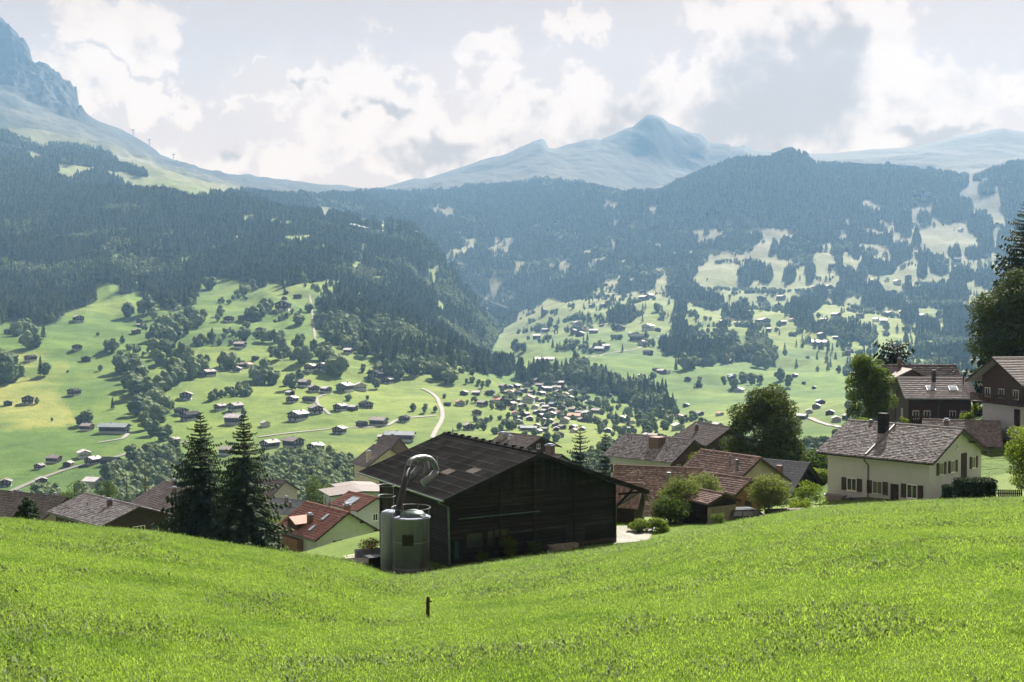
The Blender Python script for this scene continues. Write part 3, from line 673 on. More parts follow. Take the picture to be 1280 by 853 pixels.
def spruce(name, label, loc, h, R, seed, whorls=34, per=9, segs=6, group=None, m='needle', cat='spruce', **k):
    t = empty(name, label, cat, loc, group=group)
    link('crown', spruce_mesh(seed, h, R, whorls, per, segs, m, **k), t)
    part('trunk', MB().tube([(0, 0, -1), (0, 0, h * .3), (0.02 * h * .3, 0, h * .65), (0, 0, h * .98)], [h * .018, h * .014, h * .009, h * .002], 7), M['bark'], t)
    return t

# low-detail kinds for the far woods (unit height about 1)
def far_conifer(seed):
    r = np.random.default_rng(seed); mb = MB()
    tiers = 6
    mb.tube([(0, 0, -.1), (0, 0, .25)], [.02, .016], 4)
    for i in range(tiers):
        z0 = .10 + i * .14; rr = .165 * (1 - i / tiers) ** .85 * r.uniform(.85, 1.15) + .02; z1 = z0 + .27 if i < tiers - 1 else 1.0
        z1 = min(z1, 1.0); n = 9; a0 = r.uniform(0, 6)
        o = len(mb.v); mb.v.append((r.uniform(-.01, .01), r.uniform(-.01, .01), z1))
        for k in range(n * 2):
            a = a0 + math.pi * k / n; q = rr * (r.uniform(.85, 1.2) if k % 2 == 0 else r.uniform(.45, .7)); mb.v.append((q * math.cos(a), q * math.sin(a), z0 + (0 if k % 2 == 0 else .05) + r.uniform(-.02, .02)))
        for k in range(n * 2): mb.f.append((o, o + 1 + k, o + 1 + (k + 1) % (2 * n)))
    return mb
def far_broad(seed, n=230, tall=1.0):
    me, C, cr = crown_mesh('crown', seed, 1.0, 0.78 / tall, n, 0.062, M['leaf_far'], base=.10, clusters=16, shape=1, flat=.8, lump=1.15)
    return me, C
import bmesh
def far_broad_solid(seed, wid=.8):
    """clumped far crown: several uneven lobes with leaf tufts standing off them"""
    r = np.random.default_rng(seed); bm = bmesh.new()
    for i in range(14):
        d = runit(r, 1)[0] * np.array([.25 * wid, .25 * wid, .33]) * (1 if i else 0); rad = r.uniform(.12, .19) if i else .3 * wid
        c = d + np.array([0, 0, .50])
        ret = bmesh.ops.create_icosphere(bm, subdivisions=2, radius=rad)
        for v in ret['verts']:
            k = 1 + r.uniform(-.28, .28); v.co = Vector((v.co.x * k + c[0], v.co.y * k + c[1], v.co.z * k * 1.05 + c[2]))
    V = np.array([v.co[:] for v in bm.verts]); Q = [[v.index for v in f.verts] for f in bm.faces]; bm.free()
    mb = MB(); mb.add(V.tolist(), Q)
    n = 420; P = V[r.integers(0, len(V), n)] ; d = runit(r, n); s = .030
    A = runit(r, n) * s; B = np.cross(A, d); B = B / (np.linalg.norm(B, axis=1)[:, None] + 1e-9) * s * .7
    VV, QQ = quads(P + d * .012, A, B); mb.add(VV.tolist(), QQ.tolist())
    mb.tube([(0, 0, -.12), (0, 0, .35)], [.03, .02], 4)
    return mb
KIND_C = []; KIND_B = []
for i in range(4): KIND_C.append(far_conifer(10 + i).mesh('crown', M['needle_far']))
for i in range(4): KIND_B.append(far_broad_solid(30 + i, (.75, 1.0, .85, .62)[i]).mesh('crown', M['leaf_far']))

# ---- individual trees out in the valley: "px,py(base),height px,kind" read off the open meadows
VT = {}
def clump(key, s): VT[key] = [tuple(a.split(',')) for a in s.split()]
clump('beside the forest edge at far left', '3,480,44,b 13,478,34,b 20,420,22,b 30,416,20,b 40,421,18,b 33,436,22,b 44,434,20,b 54,424,22,c 50,470,26,c 57,470,17,b')
clump('on the meadow left of the tree belt', '100,532,18,b 108,532,20,b 64,527,5,b 45,505,8,b 140,512,16,c 134,438,15,b 142,440,17,b 125,464,8,b 122,420,5,b 84,466,4,b')
clump('in the tree belt down the left meadow', '150,465,24,b 158,470,26,b 165,462,24,b 172,478,28,b 160,488,24,b 168,498,26,b 176,492,26,b 184,500,24,b 192,506,26,b 180,514,26,b 170,520,26,b 188,524,28,b 198,528,28,b 206,516,24,b 196,494,24,b 204,488,24,b 212,484,26,b 220,478,26,b 180,538,24,b 190,545,22,b 200,552,20,b 208,550,20,b 214,468,26,b 224,470,26,b 232,476,28,c 240,474,28,b 250,468,26,b 236,458,24,b 226,454,26,b 200,456,24,b 208,450,26,b 196,444,24,b 190,430,22,b 200,426,24,b 210,430,24,b 218,424,26,b 208,410,22,b 222,408,22,b 230,418,24,b 238,402,22,b 246,410,22,b 254,404,18,b')
clump('on the bench meadow in the middle left', '160,396,20,b 178,394,20,b 186,392,24,b 192,400,16,b 175,406,12,b 262,424,12,b 265,433,24,c 252,430,16,b 285,462,26,b 278,460,20,b 305,425,20,b 300,434,10,b 312,400,18,b 318,402,20,b 326,398,18,b 331,395,22,b 336,388,16,b 308,412,12,b 275,396,14,b 272,402,10,b 262,362,18,b 345,395,8,b 356,368,12,c 316,358,10,b 305,368,14,b')
clump('in the groves round the middle chalets', '322,424,12,b 330,428,16,b 338,425,14,b 346,428,18,b 352,434,18,b 340,446,14,b 348,450,16,b 358,446,16,b 366,450,14,b 372,438,20,b 378,454,24,b 384,452,18,b 332,474,26,b 326,482,24,b 340,480,20,b 320,476,22,b 364,488,22,b 358,482,12,b 374,476,14,b 392,442,18,b 398,446,14,b 404,452,22,b 410,446,18,b 414,456,18,b 420,470,30,b 425,462,20,b 374,406,18,b 386,390,12,b 304,520,10,b 456,446,20,b 450,442,16,b')
clump('along the wood edge above the middle farms', '405,398,18,b 412,410,20,b 420,420,22,b 412,428,22,b 425,430,20,b 432,436,20,b 440,430,18,b 450,426,16,b 400,385,20,b 472,450,14,b 475,472,22,b 482,474,24,b 490,476,22,b 498,474,20,b 505,468,20,b 512,462,18,b 520,470,22,b 526,464,18,b 470,486,14,b 545,474,22,b 552,474,24,b 562,480,24,b 560,470,18,b 535,466,18,b 583,480,7,b 590,478,8,b 603,486,10,b 598,482,8,b 610,482,9,b')
clump('among the hamlet roofs in the valley', '425,490,8,b 459,500,6,b 555,498,7,b 566,542,8,c 574,538,10,b 630,510,14,c 626,514,8,c 640,500,10,b 650,520,10,b 612,496,8,b 635,525,10,b 642,535,12,b 626,542,12,b 655,548,12,b 684,550,12,b 695,552,14,b 722,512,10,b 735,500,8,b 745,530,12,b 752,536,14,b 770,532,18,c 778,545,16,b 786,540,12,b 800,528,14,b 808,540,16,b 815,530,14,b 824,524,18,b 832,538,16,b 838,528,16,b 846,520,14,b 852,530,12,b 868,525,14,b 880,540,12,b 892,546,10,b 858,552,20,b 865,550,16,b 790,556,14,b 775,560,16,b 812,520,12,b 805,512,10,b 665,492,8,b 680,484,8,b 690,500,8,b 672,528,8,b 708,520,8,b')
clump('on the sunny bench across the gorge', '645,440,16,b 654,440,12,b 672,416,14,b 688,408,12,b 695,412,8,b 730,442,8,b 738,442,10,b 778,440,10,c 774,392,18,c 782,395,16,c 770,368,14,c 775,368,12,c 788,370,8,c 806,372,16,c 822,390,14,b 828,398,10,b 768,414,10,b 720,402,14,b 730,404,10,b 737,384,8,c 828,435,12,b 845,464,18,c 855,462,20,b 864,460,18,b 816,474,10,b 802,475,8,b 868,486,8,c 874,484,9,b 875,476,6,b 852,402,8,c 745,366,16,c 752,368,14,c 768,390,8,c 660,425,6,b')
clump('on the right-hand bench meadows', '902,438,18,b 908,440,14,b 921,450,24,b 926,446,16,b 940,450,26,b 944,446,20,b 950,452,22,b 960,458,24,b 966,454,18,b 946,460,20,b 956,462,20,b 981,436,8,c 981,445,9,b 1003,434,6,b 1062,442,9,b 1058,470,12,b 1108,414,12,b 1022,464,6,b 905,482,12,b 918,486,14,b 930,478,16,b 940,482,16,b 950,480,12,b 975,476,16,b 986,484,16,b 936,500,8,b')
TREES = []
for key, L in VT.items():
    for (a, b, c, d) in L:
        p = hit(float(a), float(b)); 
        if p is None: continue
        TREES.append((key, float(a), float(b), p, float(c) / F * p.y, d))
# second tier of woods around those: many more, too small to tell apart
def ord_(n):
    W_ = ['', 'first', 'second', 'third', 'fourth', 'fifth', 'sixth', 'seventh', 'eighth', 'ninth', 'tenth', 'eleventh', 'twelfth', 'thirteenth', 'fourteenth', 'fifteenth', 'sixteenth', 'seventeenth', 'eighteenth', 'nineteenth', 'twentieth',
          '21st', '22nd', '23rd', '24th', '25th', '26th', '27th', '28th', '29th', '30th', '31st', '32nd', '33rd', '34th', '35th', '36th', '37th', '38th', '39th', '40th', '41st', '42nd', '43rd', '44th', '45th']
    return W_[n]
groups = {}
for i, t in enumerate(TREES):
    key, a, b, p, h, k = t
    size = 'tall' if h > 15 else ('small' if h < 8.5 else 'mid-sized')
    kind = 'conifer' if k == 'c' else 'broadleaf tree'
    groups.setdefault((size + ' ' + kind, key), []).append((a, i))
tlabel = {}
for (kd, key), L in groups.items():
    L.sort()
    for n, (a, i) in enumerate(L):
        tlabel[i] = ('%s %s' % (kd, key)) if len(L) == 1 else ('%s %s from the left %s' % (ord_(n + 1), kd, key))
protoC = None; protoB = None; VTobj = []
for i, (key, a, b, p, h, k) in enumerate(TREES):
    r = random.Random(i)
    me = (KIND_C if k == 'c' else KIND_B)[r.randrange(4)]
    o = link('conifer_tree' if k == 'c' else 'broadleaf_tree', me, None, p - Vector((0, 0, h * .04)))
    s = h * 1.06; wv = s * r.uniform(.85, 1.15); o.scale = (wv * (1.1 if k == 'b' else 1), wv * (1.1 if k == 'b' else 1), s)
    o.rotation_euler = (0, 0, r.uniform(0, 6.28))
    tag(o, tlabel[i], 'conifer' if k == 'c' else 'tree', 'conifers standing in the valley meadows' if k == 'c' else 'broadleaf trees standing in the valley meadows')
print('valley trees', len(TREES))

# ---- far-off woods: one mass each, scattered with geometry nodes from mesh points
def scatter(name, label, cat, P, sc, rz, protos, seed):
    """one stuff object: instances of the listed meshes' objects on points"""
    me = bpy.data.meshes.new(name); me.vertices.add(len(P)); me.vertices.foreach_set('co', np.asarray(P, np.float32).ravel())
    a = me.attributes.new('sc', 'FLOAT_VECTOR', 'POINT'); a.data.foreach_set('vector', np.asarray(sc, np.float32).ravel())
    a = me.attributes.new('rz', 'FLOAT_VECTOR', 'POINT'); a.data.foreach_set('vector', np.asarray(rz, np.float32).ravel())
    a = me.attributes.new('pick', 'INT', 'POINT'); a.data.foreach_set('value', np.random.default_rng(seed).integers(0, len(protos), len(P)).astype(np.int32))
    o = link(name, me); tag(o, label, cat, kind='stuff')
    ng = bpy.data.node_groups.new(name, 'GeometryNodeTree')
    ng.interface.new_socket('Geometry', in_out='INPUT', socket_type='NodeSocketGeometry'); ng.interface.new_socket('Geometry', in_out='OUTPUT', socket_type='NodeSocketGeometry')
    N = ng.nodes; L = ng.links; gi = N.new('NodeGroupInput'); go = N.new('NodeGroupOutput')
    jn = N.new('GeometryNodeJoinGeometry')
    def attr(nm, ty):
        q = N.new('GeometryNodeInputNamedAttribute'); q.data_type = ty; q.inputs[0].default_value = nm; return q.outputs[0]
    for i, ob in enumerate(protos):
        oi = N.new('GeometryNodeObjectInfo'); oi.transform_space = 'ORIGINAL'; oi.inputs['Object'].default_value = ob; oi.inputs['As Instance'].default_value = True
        ip = N.new('GeometryNodeInstanceOnPoints')
        cmp_ = N.new('FunctionNodeCompare'); cmp_.data_type = 'INT'; cmp_.operation = 'EQUAL'
        L.new(attr('pick', 'INT'), cmp_.inputs[2]); cmp_.inputs[3].default_value = i
        L.new(gi.outputs[0], ip.inputs['Points']); L.new(cmp_.outputs[0], ip.inputs['Selection']); L.new(oi.outputs['Geometry'], ip.inputs['Instance'])
        e2r = N.new('FunctionNodeEulerToRotation'); L.new(attr('rz', 'FLOAT_VECTOR'), e2r.inputs[0]); L.new(e2r.outputs[0], ip.inputs['Rotation'])
        L.new(attr('sc', 'FLOAT_VECTOR'), ip.inputs['Scale']); L.new(ip.outputs[0], jn.inputs[0])
    L.new(jn.outputs[0], go.inputs[0])
    md = o.modifiers.new('scatter', 'NODES'); md.node_group = ng
    return o
def tree_obj(kind, me, px, py, h, label):
    p = hit(px, py); o = link(kind, me, None, p); o.scale = (h, h, h)
    return tag(o, label, 'conifer' if kind == 'conifer_tree' else 'tree')
PC = [tree_obj('conifer_tree', KIND_C[i], *a) for i, a in enumerate([(88, 389, 22, 'dark conifer at the lower edge of the left forest, standing nearest the two small barns'),
      (604, 470, 20, 'dark conifer standing where the gorge forest meets the valley meadow'), (1136, 330, 20, 'dark conifer at the sharp right corner of the big far forest'), (669, 386, 20, 'dark conifer at the left tip of the far forest above the bench')])]
PB = [tree_obj('broadleaf_tree', KIND_B[i], *a) for i, a in enumerate([(60, 404, 15, 'pale rounded tree at the foot of the left forest'),
      (520, 467, 15, 'rounded tree at the foot of the forested spur above the middle farms'), (640, 400, 15, 'rounded tree leaning over the gorge below the cableway'), (905, 398, 15, 'rounded tree at the lower rim of the far right forest strip')])]
Cc = cover_mask(PXg, PYg)
def sample(n, seed, y0, y1, test):
    r = np.random.default_rng(seed); px = r.uniform(PX0 + 4, PX1 - 4, n); Y = np.sqrt(r.uniform(y0 ** 2, y1 ** 2, n))
    c = ((px - PX0) / DPX); c0 = c.astype(int)
    z = np.empty(n); order = np.argsort(c0); bounds = np.searchsorted(c0[order], np.arange(NC + 1))
    for k in range(NC - 1):
        ii = order[bounds[k]:bounds[k + 1]]
        if len(ii): z[ii] = np.interp(Y[ii], GY[:, k], GZ[:, k])
    x = (px - 640) / F * Y; pxx, pyy = proj(x, Y, z)
    keep_ = test(px, pyy, x, Y, z, r)
    return x[keep_], Y[keep_], z[keep_], px[keep_], pyy[keep_], r
def mk(n, seed, y0, y1, h0, h1, conf, name, label, cat, protos, cover=None, wide=1.0):
    def test(px, py, x, y, z, r):
        m = cover_mask(px, py) if cover is None else cover(px, py)
        q = fbm(x / 160, y / 160, 3) + r.normal(0, .12, len(px))
        lowleaf = np.clip((py - 330) / 130, 0, 1) * np.clip((3200 - y) / 800, 0, 1)
        isb = q > (0.42 - 0.55 * lowleaf)
        return m & (isb if not conf else ~isb)
    x, y, z, px, py, r = sample(n, seed, y0, y1, test)
    h = r.uniform(h0, h1, len(x)) * (1 + fbm(x / 90, y / 90, 2) * .35); wv = h * r.uniform(.8, 1.2, len(x)) * wide
    print(name, len(x))
    scatter(name, label, cat, np.stack([x, y, z - h * .04], 1), np.stack([wv, wv, h], 1), np.stack([0 * x, 0 * x, r.uniform(0, 6.28, len(x))], 1), protos, seed)
dens = 1.0
mk(125000, 1, 1150, 3100, 17, 31, True, 'conifer_forest', 'dark conifer forest over the left mountain flank and the gorge', 'forest', PC)
mk(120000, 2, 1150, 3100, 12, 20, False, 'mixed_woods', 'paler broadleaf trees mixed into the lower valley woods', 'woods', PB)
mk(210000, 3, 3100, 5300, 18, 30, True, 'far_conifer_forest', 'hazy blue conifer forest below the far pyramid-shaped peak', 'forest', PC, wide=1.25)
mk(40000, 6, 3100, 5300, 14, 20, False, 'far_mixed_woods', 'hazy broadleaf patches in the far forest', 'woods', PB, wide=1.2)

def sprinkle(n, seed, kinds, name, label, h0, h1, thr, poly, y0=1100, y1=4200):
    def test(px, py, x, y, z, r):
        q = fbm(x / 55 + seed, y / 55, 3); q2 = fbm(x / 320 + seed, y / 320, 2)
        return inpoly(px, py, poly) & ~cover_mask(px, py) & (q + .5 * q2 > thr)
    x, y, z, px, py, r = sample(n, seed, y0, y1, test); h = r.uniform(h0, h1, len(x)); wv = h * r.uniform(.9, 1.25, len(x)); print(name, len(x))
    scatter(name, label, 'woods', np.stack([x, y, z - h * .05], 1), np.stack([wv, wv, h], 1), np.stack([0 * x, 0 * x, r.uniform(0, 6.28, len(x))], 1), kinds, seed)
RB = '640,300 1400,220 1400,480 1060,470 1000,460 900,455 860,440 700,440 640,420'
sprinkle(60000, 41, PB, 'copses', 'small copses of broadleaf trees dotted over the far right-hand meadows', 9, 15, .34, RB)
sprinkle(26000, 42, PC, 'spruce_groups', 'small spruce groups dotted over the far right-hand meadows', 13, 22, .40, RB)
sprinkle(26000, 43, PB, 'hedgerow_trees', 'loose hedgerow trees over the left and middle meadows', 6, 11, .44, '150,350 420,345 600,470 760,490 900,520 880,560 560,560 230,560 150,500', 700, 2600)

sprinkle(9000, 44, PB, 'hamlet_trees', 'small garden trees between the roofs of the valley hamlet', 5, 9, .12, '590,485 640,478 720,482 790,510 830,520 820,556 600,545 570,520', 800, 2300)

# ------------------------------------------------------------------ far chalets and barns
def gable_walls(mb, W, L, zw, rise, r0=0.0, z0=-1.0, k=None):
    """pentagonal prism; eave height zw at |x|=W/2, top follows the roof; r0 ridge offset"""
    return mb.prism([(-W / 2, z0), (W / 2, z0), (W / 2, zw), (r0, zw + rise), (-W / 2, zw)], -L / 2, L / 2)
def roof_slabs(mb, W, L, zw, rise, t=0.05):
    for s in (-1, 1):
        mb.prism([(0, zw + rise), (s * W / 2, zw), (s * W / 2, zw + t), (0, zw + rise + t)], -L / 2, L / 2)
    return mb
HM = {}
def hmesh(key, fn):
    if key not in HM: HM[key] = fn()
    return HM[key]
ROOFS = {'d': ('brown-roofed', 'roof_brown'), 'k': ('black-roofed', 'roof_black'), 'g': ('grey-roofed', 'roof_grey'), 'r': ('red-roofed', 'roof_red'), 's': ('slate-roofed', 'roof_slate'), 't': ('pale-roofed', 'roof_tin'), 'w': ('white-roofed', 'roof_white')}
WALLS = {'d': 'wood_dark', 'k': 'wood_dark', 'g': 'wood_dark', 'r': 'plaster_grey', 's': 'wood_dark', 't': 'wood_dark', 'w': 'plaster_grey'}
def far_house(p, w, L, rk, rot, full, label, cat, group, name):
    t = empty(name, label, cat, p, rot, group); t.scale = (w, w * L, w)
    Wm = WALLS[rk]; Rm = ROOFS[rk][1]
    two = full and rk in 'dgkst'
    link('wall', hmesh(('w', Wm, two), lambda: gable_walls(MB(), .84, .86, .40, .168, z0=.12 if two else -.3).mesh('wall', M[Wm])), t)
    if two: link('lower_wall', hmesh(('b',), lambda: MB().box(-.405, .405, -.415, .415, -.3, .13).mesh('lower_wall', M['plaster_grey'])), t)
    ro = link('roof', hmesh(('r', Rm), lambda: roof_slabs(MB(), 1.0, 1.02, .37, .20, .035).mesh('roof', M[Rm])), t)
    if full:
        def win(x0, z0):
            return MB().box(x0, x0 + .085, -.44, -.428, z0, z0 + .10).mesh('window', M['white_paint'])
        def pane(x0, z0): return MB().box(x0 + .012, x0 + .073, -.4435, -.441, z0 + .012, z0 + .088).mesh('pane', M['glass'])
        for (x0, z0) in ((-.30, .27), (-.05, .27), (.2, .27), (-.05, .42)):
            wo_ = link('window', hmesh(('win', x0, z0), lambda: win(x0, z0)), t); link('pane', hmesh(('pane', x0, z0), lambda: pane(x0, z0)), wo_)
        for (x0, z0) in ((-.28, .0), (.12, .0)):
            def lw(): 
                m_ = Matrix.Translation((0, .012, 0)); q = MB(); q.box(x0, x0 + .11, -.44, -.428, z0, z0 + .11, m_); return q.mesh('window', M['glass'])
            link('window', hmesh(('lw', x0), lw), t)
        link('balcony', hmesh(('bal',), lambda: MB().box(-.42, .42, -.50, -.43, .215, .245).mesh('balcony', M['wood_dark'])), t)
        link('chimney', hmesh(('ch',), lambda: MB().box(.10, .17, .1, .17, .45, .66).mesh('chimney', M['plaster_grey'])), ro)
    return t
FH = {}
def hs(key, s): FH[key] = [a.split(',') for a in s.split()]
hs('on the mown meadow far left', '98,402,16,d 11,417,10,k 96,437,13,k 38,451,14,k 107,452,12,k 92,494,17,k 34,504,19,k 9,507,11,k')
hs('beside the tree belt on the left', '170,417,10,d 177,410,10,d 108,538,18,d 142,541,36,s 217,554,16,d 260,470,17,d 296,465,14,d 309,460,12,r 300,435,16,d 286,402,14,k')
hs('on the knolls left of the twin spruces', '232,499,20,d 226,518,17,k 237,525,22,k 294,513,20,d 275,512,15,d 292,530,26,g 326,416,14,k 305,460,14,d 319,450,9,k')
hs('along the pale road low on the left slope', '104,572,20,w 115,580,20,g 66,578,18,d 84,583,12,d 137,582,22,k 48,586,14,d 5,608,20,d 50,605,18,g 172,609,18,d 283,568,20,d 115,609,26,w')
hs('up by the cleared cable strip', '358,367,7,d 356,375,8,d 372,373,9,k 354,388,24,k 395,360,8,w 304,400,10,k 435,442,14,g')
hs('in the cluster below the middle groves', '388,463,17,d 406,463,20,d 473,476,28,k 485,479,16,t 380,483,18,d 392,489,16,d 407,490,14,g 431,489,22,g 450,488,20,w 362,494,10,g 365,503,17,g 386,503,15,k')
hs('around the middle road junction', '372,525,34,t 394,516,20,d 425,513,18,d 440,513,12,g 457,511,19,k 473,532,22,d 452,533,12,k 500,551,36,s 478,550,14,g 331,533,12,w 424,542,20,g 337,560,22,d 366,559,26,d 394,564,22,s 505,527,16,k')
hs('left of the valley hamlet', '580,494,12,g 595,494,11,g 611,494,12,k 575,507,17,r 559,508,10,k 596,519,16,k 601,529,13,k 586,537,20,d 603,507,15,d 622,504,16,r 614,493,13,k')
hs('at the top of the valley hamlet', '659,484,14,k 668,479,15,t 690,478,14,w 700,482,12,g 696,488,14,t 685,489,12,t 646,494,14,k 636,498,12,k 654,491,12,d 676,495,14,t 715,493,16,w 703,500,14,k 728,501,13,k 714,506,12,g 747,500,8,k 762,496,8,k')
hs('in the middle of the valley hamlet', '627,512,16,k 644,520,15,r 661,503,22,r 653,510,14,w 669,511,14,w 640,508,12,d 702,513,16,k 729,512,13,k 737,506,12,s 689,522,18,t 682,512,12,g 676,503,10,w 716,515,12,d 636,531,14,k 648,530,12,d 662,526,12,g')
hs('at the foot of the valley hamlet', '661,539,20,s 673,542,13,t 718,525,20,r 734,521,18,g 746,517,17,w 706,529,18,r 695,534,14,t 700,547,16,k 778,528,20,d 760,541,12,w 768,524,12,d 787,541,17,w 798,549,13,w 809,547,12,t 802,514,8,k 745,527,12,r 755,533,10,d 790,530,10,r')
hs('among the trees right of the hamlet', '829,514,14,g 849,524,15,r 848,538,24,w 870,535,16,t 897,535,16,w 817,548,15,d 840,505,12,k 858,509,10,w 874,520,12,d 884,548,14,g 826,502,10,d 900,520,10,r')
hs('on the bench across the gorge', '681,393,10,k 682,415,8,g 671,424,11,t 685,424,9,k 722,408,14,w 737,400,6,k 752,407,6,k 725,421,12,g 742,417,10,t 732,414,8,r 717,416,8,d 681,454,23,w 752,408,5,d')
hs('by the bend of the bench road', '775,414,15,k 797,428,22,k 810,413,17,w 822,415,10,g 750,441,16,s 758,436,10,t 742,437,8,d 810,444,11,k 790,420,8,t 803,431,10,r 770,410,8,d')
hs('high on the bench near the forest rim', '759,379,6,g 799,358,8,t 805,376,12,g 812,372,8,t 740,384,7,d 756,384,9,d 792,392,8,t 770,391,5,d 802,366,6,k')
hs('on the grass between bench and forest strip', '860,476,9,k 874,484,8,k 827,467,10,t 834,467,8,w 802,472,8,d 911,452,14,w 915,473,10,s 898,452,8,k 820,464,7,k')
hs('in the long hamlet on the right bench', '905,405,11,w 921,406,8,t 931,408,11,k 955,405,18,g 961,414,9,t 971,412,6,t 1000,407,15,k 980,405,9,t 1027,421,11,g 912,401,8,r 940,409,8,k 990,402,8,r 947,402,7,t')
hs('on the open slope below the right hamlet', '1025,432,20,s 1060,442,10,k 994,471,8,w 924,491,16,w 911,454,10,t 916,475,12,s 1045,424,8,g 938,494,9,k 1018,486,7,t 1005,480,6,k')
hs('in the upper right meadows', '1045,397,11,t 1030,402,8,g 1035,362,10,t 1017,361,6,d 952,376,11,k 976,374,9,d 955,363,8,g 939,365,8,t 1121,355,9,w 1115,367,8,k 1117,376,9,t 1135,349,9,k 1075,397,10,k 1095,402,8,w 1104,404,10,t 1066,384,6,k 1111,395,10,t 1151,396,6,w 1182,383,8,w 1196,327,8,k 1200,289,6,w 1039,334,8,k 996,334,6,k 1128,392,7,d 1140,388,6,t 1090,352,5,w')
hs('behind the garden trees right of centre', '1026,506,12,g 1021,511,13,t 1038,519,12,d 1012,517,10,w 1003,524,12,g 1046,527,12,w 1060,524,12,d')
rr_ = random.Random(77); extra = []; allh = [(float(a), float(b)) for L in FH.values() for (a, b, c, d) in L]
while len(extra) < 44:
    a, b = rr_.uniform(628, 735), rr_.uniform(484, 542)
    if abs(a - 660 - (b - 484) * .7) > 45 or any(abs(a - q[0]) < 7 and abs(b - q[1]) < 4 for q in allh): continue
    allh.append((a, b)); extra.append([str(a), str(b), str(round(rr_.uniform(8, 13), 1)), rr_.choice('ddkggrst')])
FH['packed between the hamlet streets, upper half'] = [e for e in extra if float(e[1]) < 512]
FH['packed between the hamlet streets, lower half'] = [e for e in extra if float(e[1]) >= 512]
flat = []; rq = random.Random(9)
for key, L in FH.items():
    for (a, b, c, d) in L:
        if 'hamlet' in key: d = {'w': rq.choice('wttg'), 't': rq.choice('tggd')}.get(d, d)
        p = hit(float(a), float(b), 240); flat.append((key, float(a), float(b), p, float(c) / F * p.y, float(c), d))
gp = {}
for i, (key, a, b, p, wm, wpx, rk) in enumerate(flat):
    kind = 'hay barn' if (rk in 'kd' and wpx < 12.5) else 'chalet'
    size = 'large' if wm > 17 else ('small' if wm < 9.5 else '')
    gp.setdefault(((size + ' ' + ROOFS[rk][0] + ' ' + kind).strip(), key), []).append((a, i))
hl = {}
for (kd, key), L in gp.items():
    L.sort()
    for n, (a, i) in enumerate(L): hl[i] = ('%s %s' % (kd, key)) if len(L) == 1 else '%s %s %s, from the left' % (ord_(n + 1), kd, key)
NEARH = []
for i, (key, a, b, p, wm, wpx, rk) in enumerate(flat):
    r = random.Random(500 + i); kind = 'barn' if 'barn' in hl[i] else 'house'
    rot = r.choice([-0.5, -0.25, 0.15, 0.45, 0.8, 1.3]) + r.uniform(-.15, .15)
    if (rk, wpx) in (('s', 36.0), ('w', 23.0), ('s', 20.0)): rot = 1.45
    L = r.uniform(0.85, 1.25)
    w_ = wm * (.86 if wpx > 12 else 1.0) * (.82 if 'hamlet' in key else .95)
    if wpx >= 30: w_ *= .72
    if (rk, wpx) in (('s', 36.0), ('w', 23.0), ('s', 20.0)): L = 1.9; w_ = wm * .55
    if 'hamlet' in key and rk in 'wt' and r.random() < .55: w_ *= .9
    far_house(p, w_, L, rk, rot, wpx >= 13 and kind == 'house', hl[i], kind, 'hay barns out on the valley meadows' if kind == 'barn' else 'chalets across the valley', 'hay_barn' if kind == 'barn' else 'chalet')
lodge = hit(1231, 229)
far_house(lodge, 34, .35, 'w', 0.05, False, 'long white roofed lodge by the high right pastures', 'house', None, 'mountain_lodge')
print('far houses', len(flat))

# lift masts on the left ridge, valley cableway with its mast
for i, (px, py, hh, lb) in enumerate([(168, 172, 7, 'small lift mast on the left ridge, the highest of the three'), (188, 183, 7, 'small lift mast on the left ridge, between two others'), (218, 201, 7, 'small lift mast on the left ridge, the lowest of the three')]):
    p = at(px, py, 6050); p = Vector((p.x, 6050, ground(p.x, 6050)))
    yy = float(np.interp(px, PXS, RY[19])); p = Vector(((px - 640) / F * yy, yy, ground((px - 640) / F * yy, yy)))
    t = empty('lift_mast', lb, 'lift mast', p, 0, 'lift masts on the left ridge'); h = 34
    part('mast', MB().tube([(0, 0, -10), (0, 0, h)], [2.2, 1.8], 6), M['black'], t); part('crossarm', MB().box(-9, 9, -1.2, 1.2, h - 2, h + 1.5), M['black'], t)
pb = hit(523, 300, 2200); ph = 14.0
pyl = empty('cableway_mast', 'dark cableway mast on the forested spur above the gorge', 'cableway mast', pb)
part('lattice', MB().tube([(-3, -3, -6), (-.8, -.8, 24)], .5, 5).tube([(3, -3, -6), (.8, -.8, 24)], .5, 5).tube([(-3, 3, -6), (-.8, .8, 24)], .5, 5).tube([(3, 3, -6), (.8, .8, 24)], .5, 5), M['steel'], pyl)
part('crossarm', MB().box(-6, 6, -1, 1, 23, 25), M['steel'], pyl)
top = pb + Vector((0, 0, 24)); e = hit(641, 386); u_ = at(300, 262, 3000)
mb = MB()
for s in (-5, 5):
    for (a_, b_2, sag) in ((top, e, 42), (top, at(440, 280, 2900), 10)):
        pts = []
        for j in range(17):
            t = j / 16; q = a_.lerp(b_2, t) + Vector((s, 0, -sag * 4 * t * (1 - t))); pts.append(q)
        mb.tube(pts, .32, 4)
tag(part('cableway_cable', mb, M['steel'], None), 'pale cableway cables hanging from the spur mast down to the gorge', 'cable')

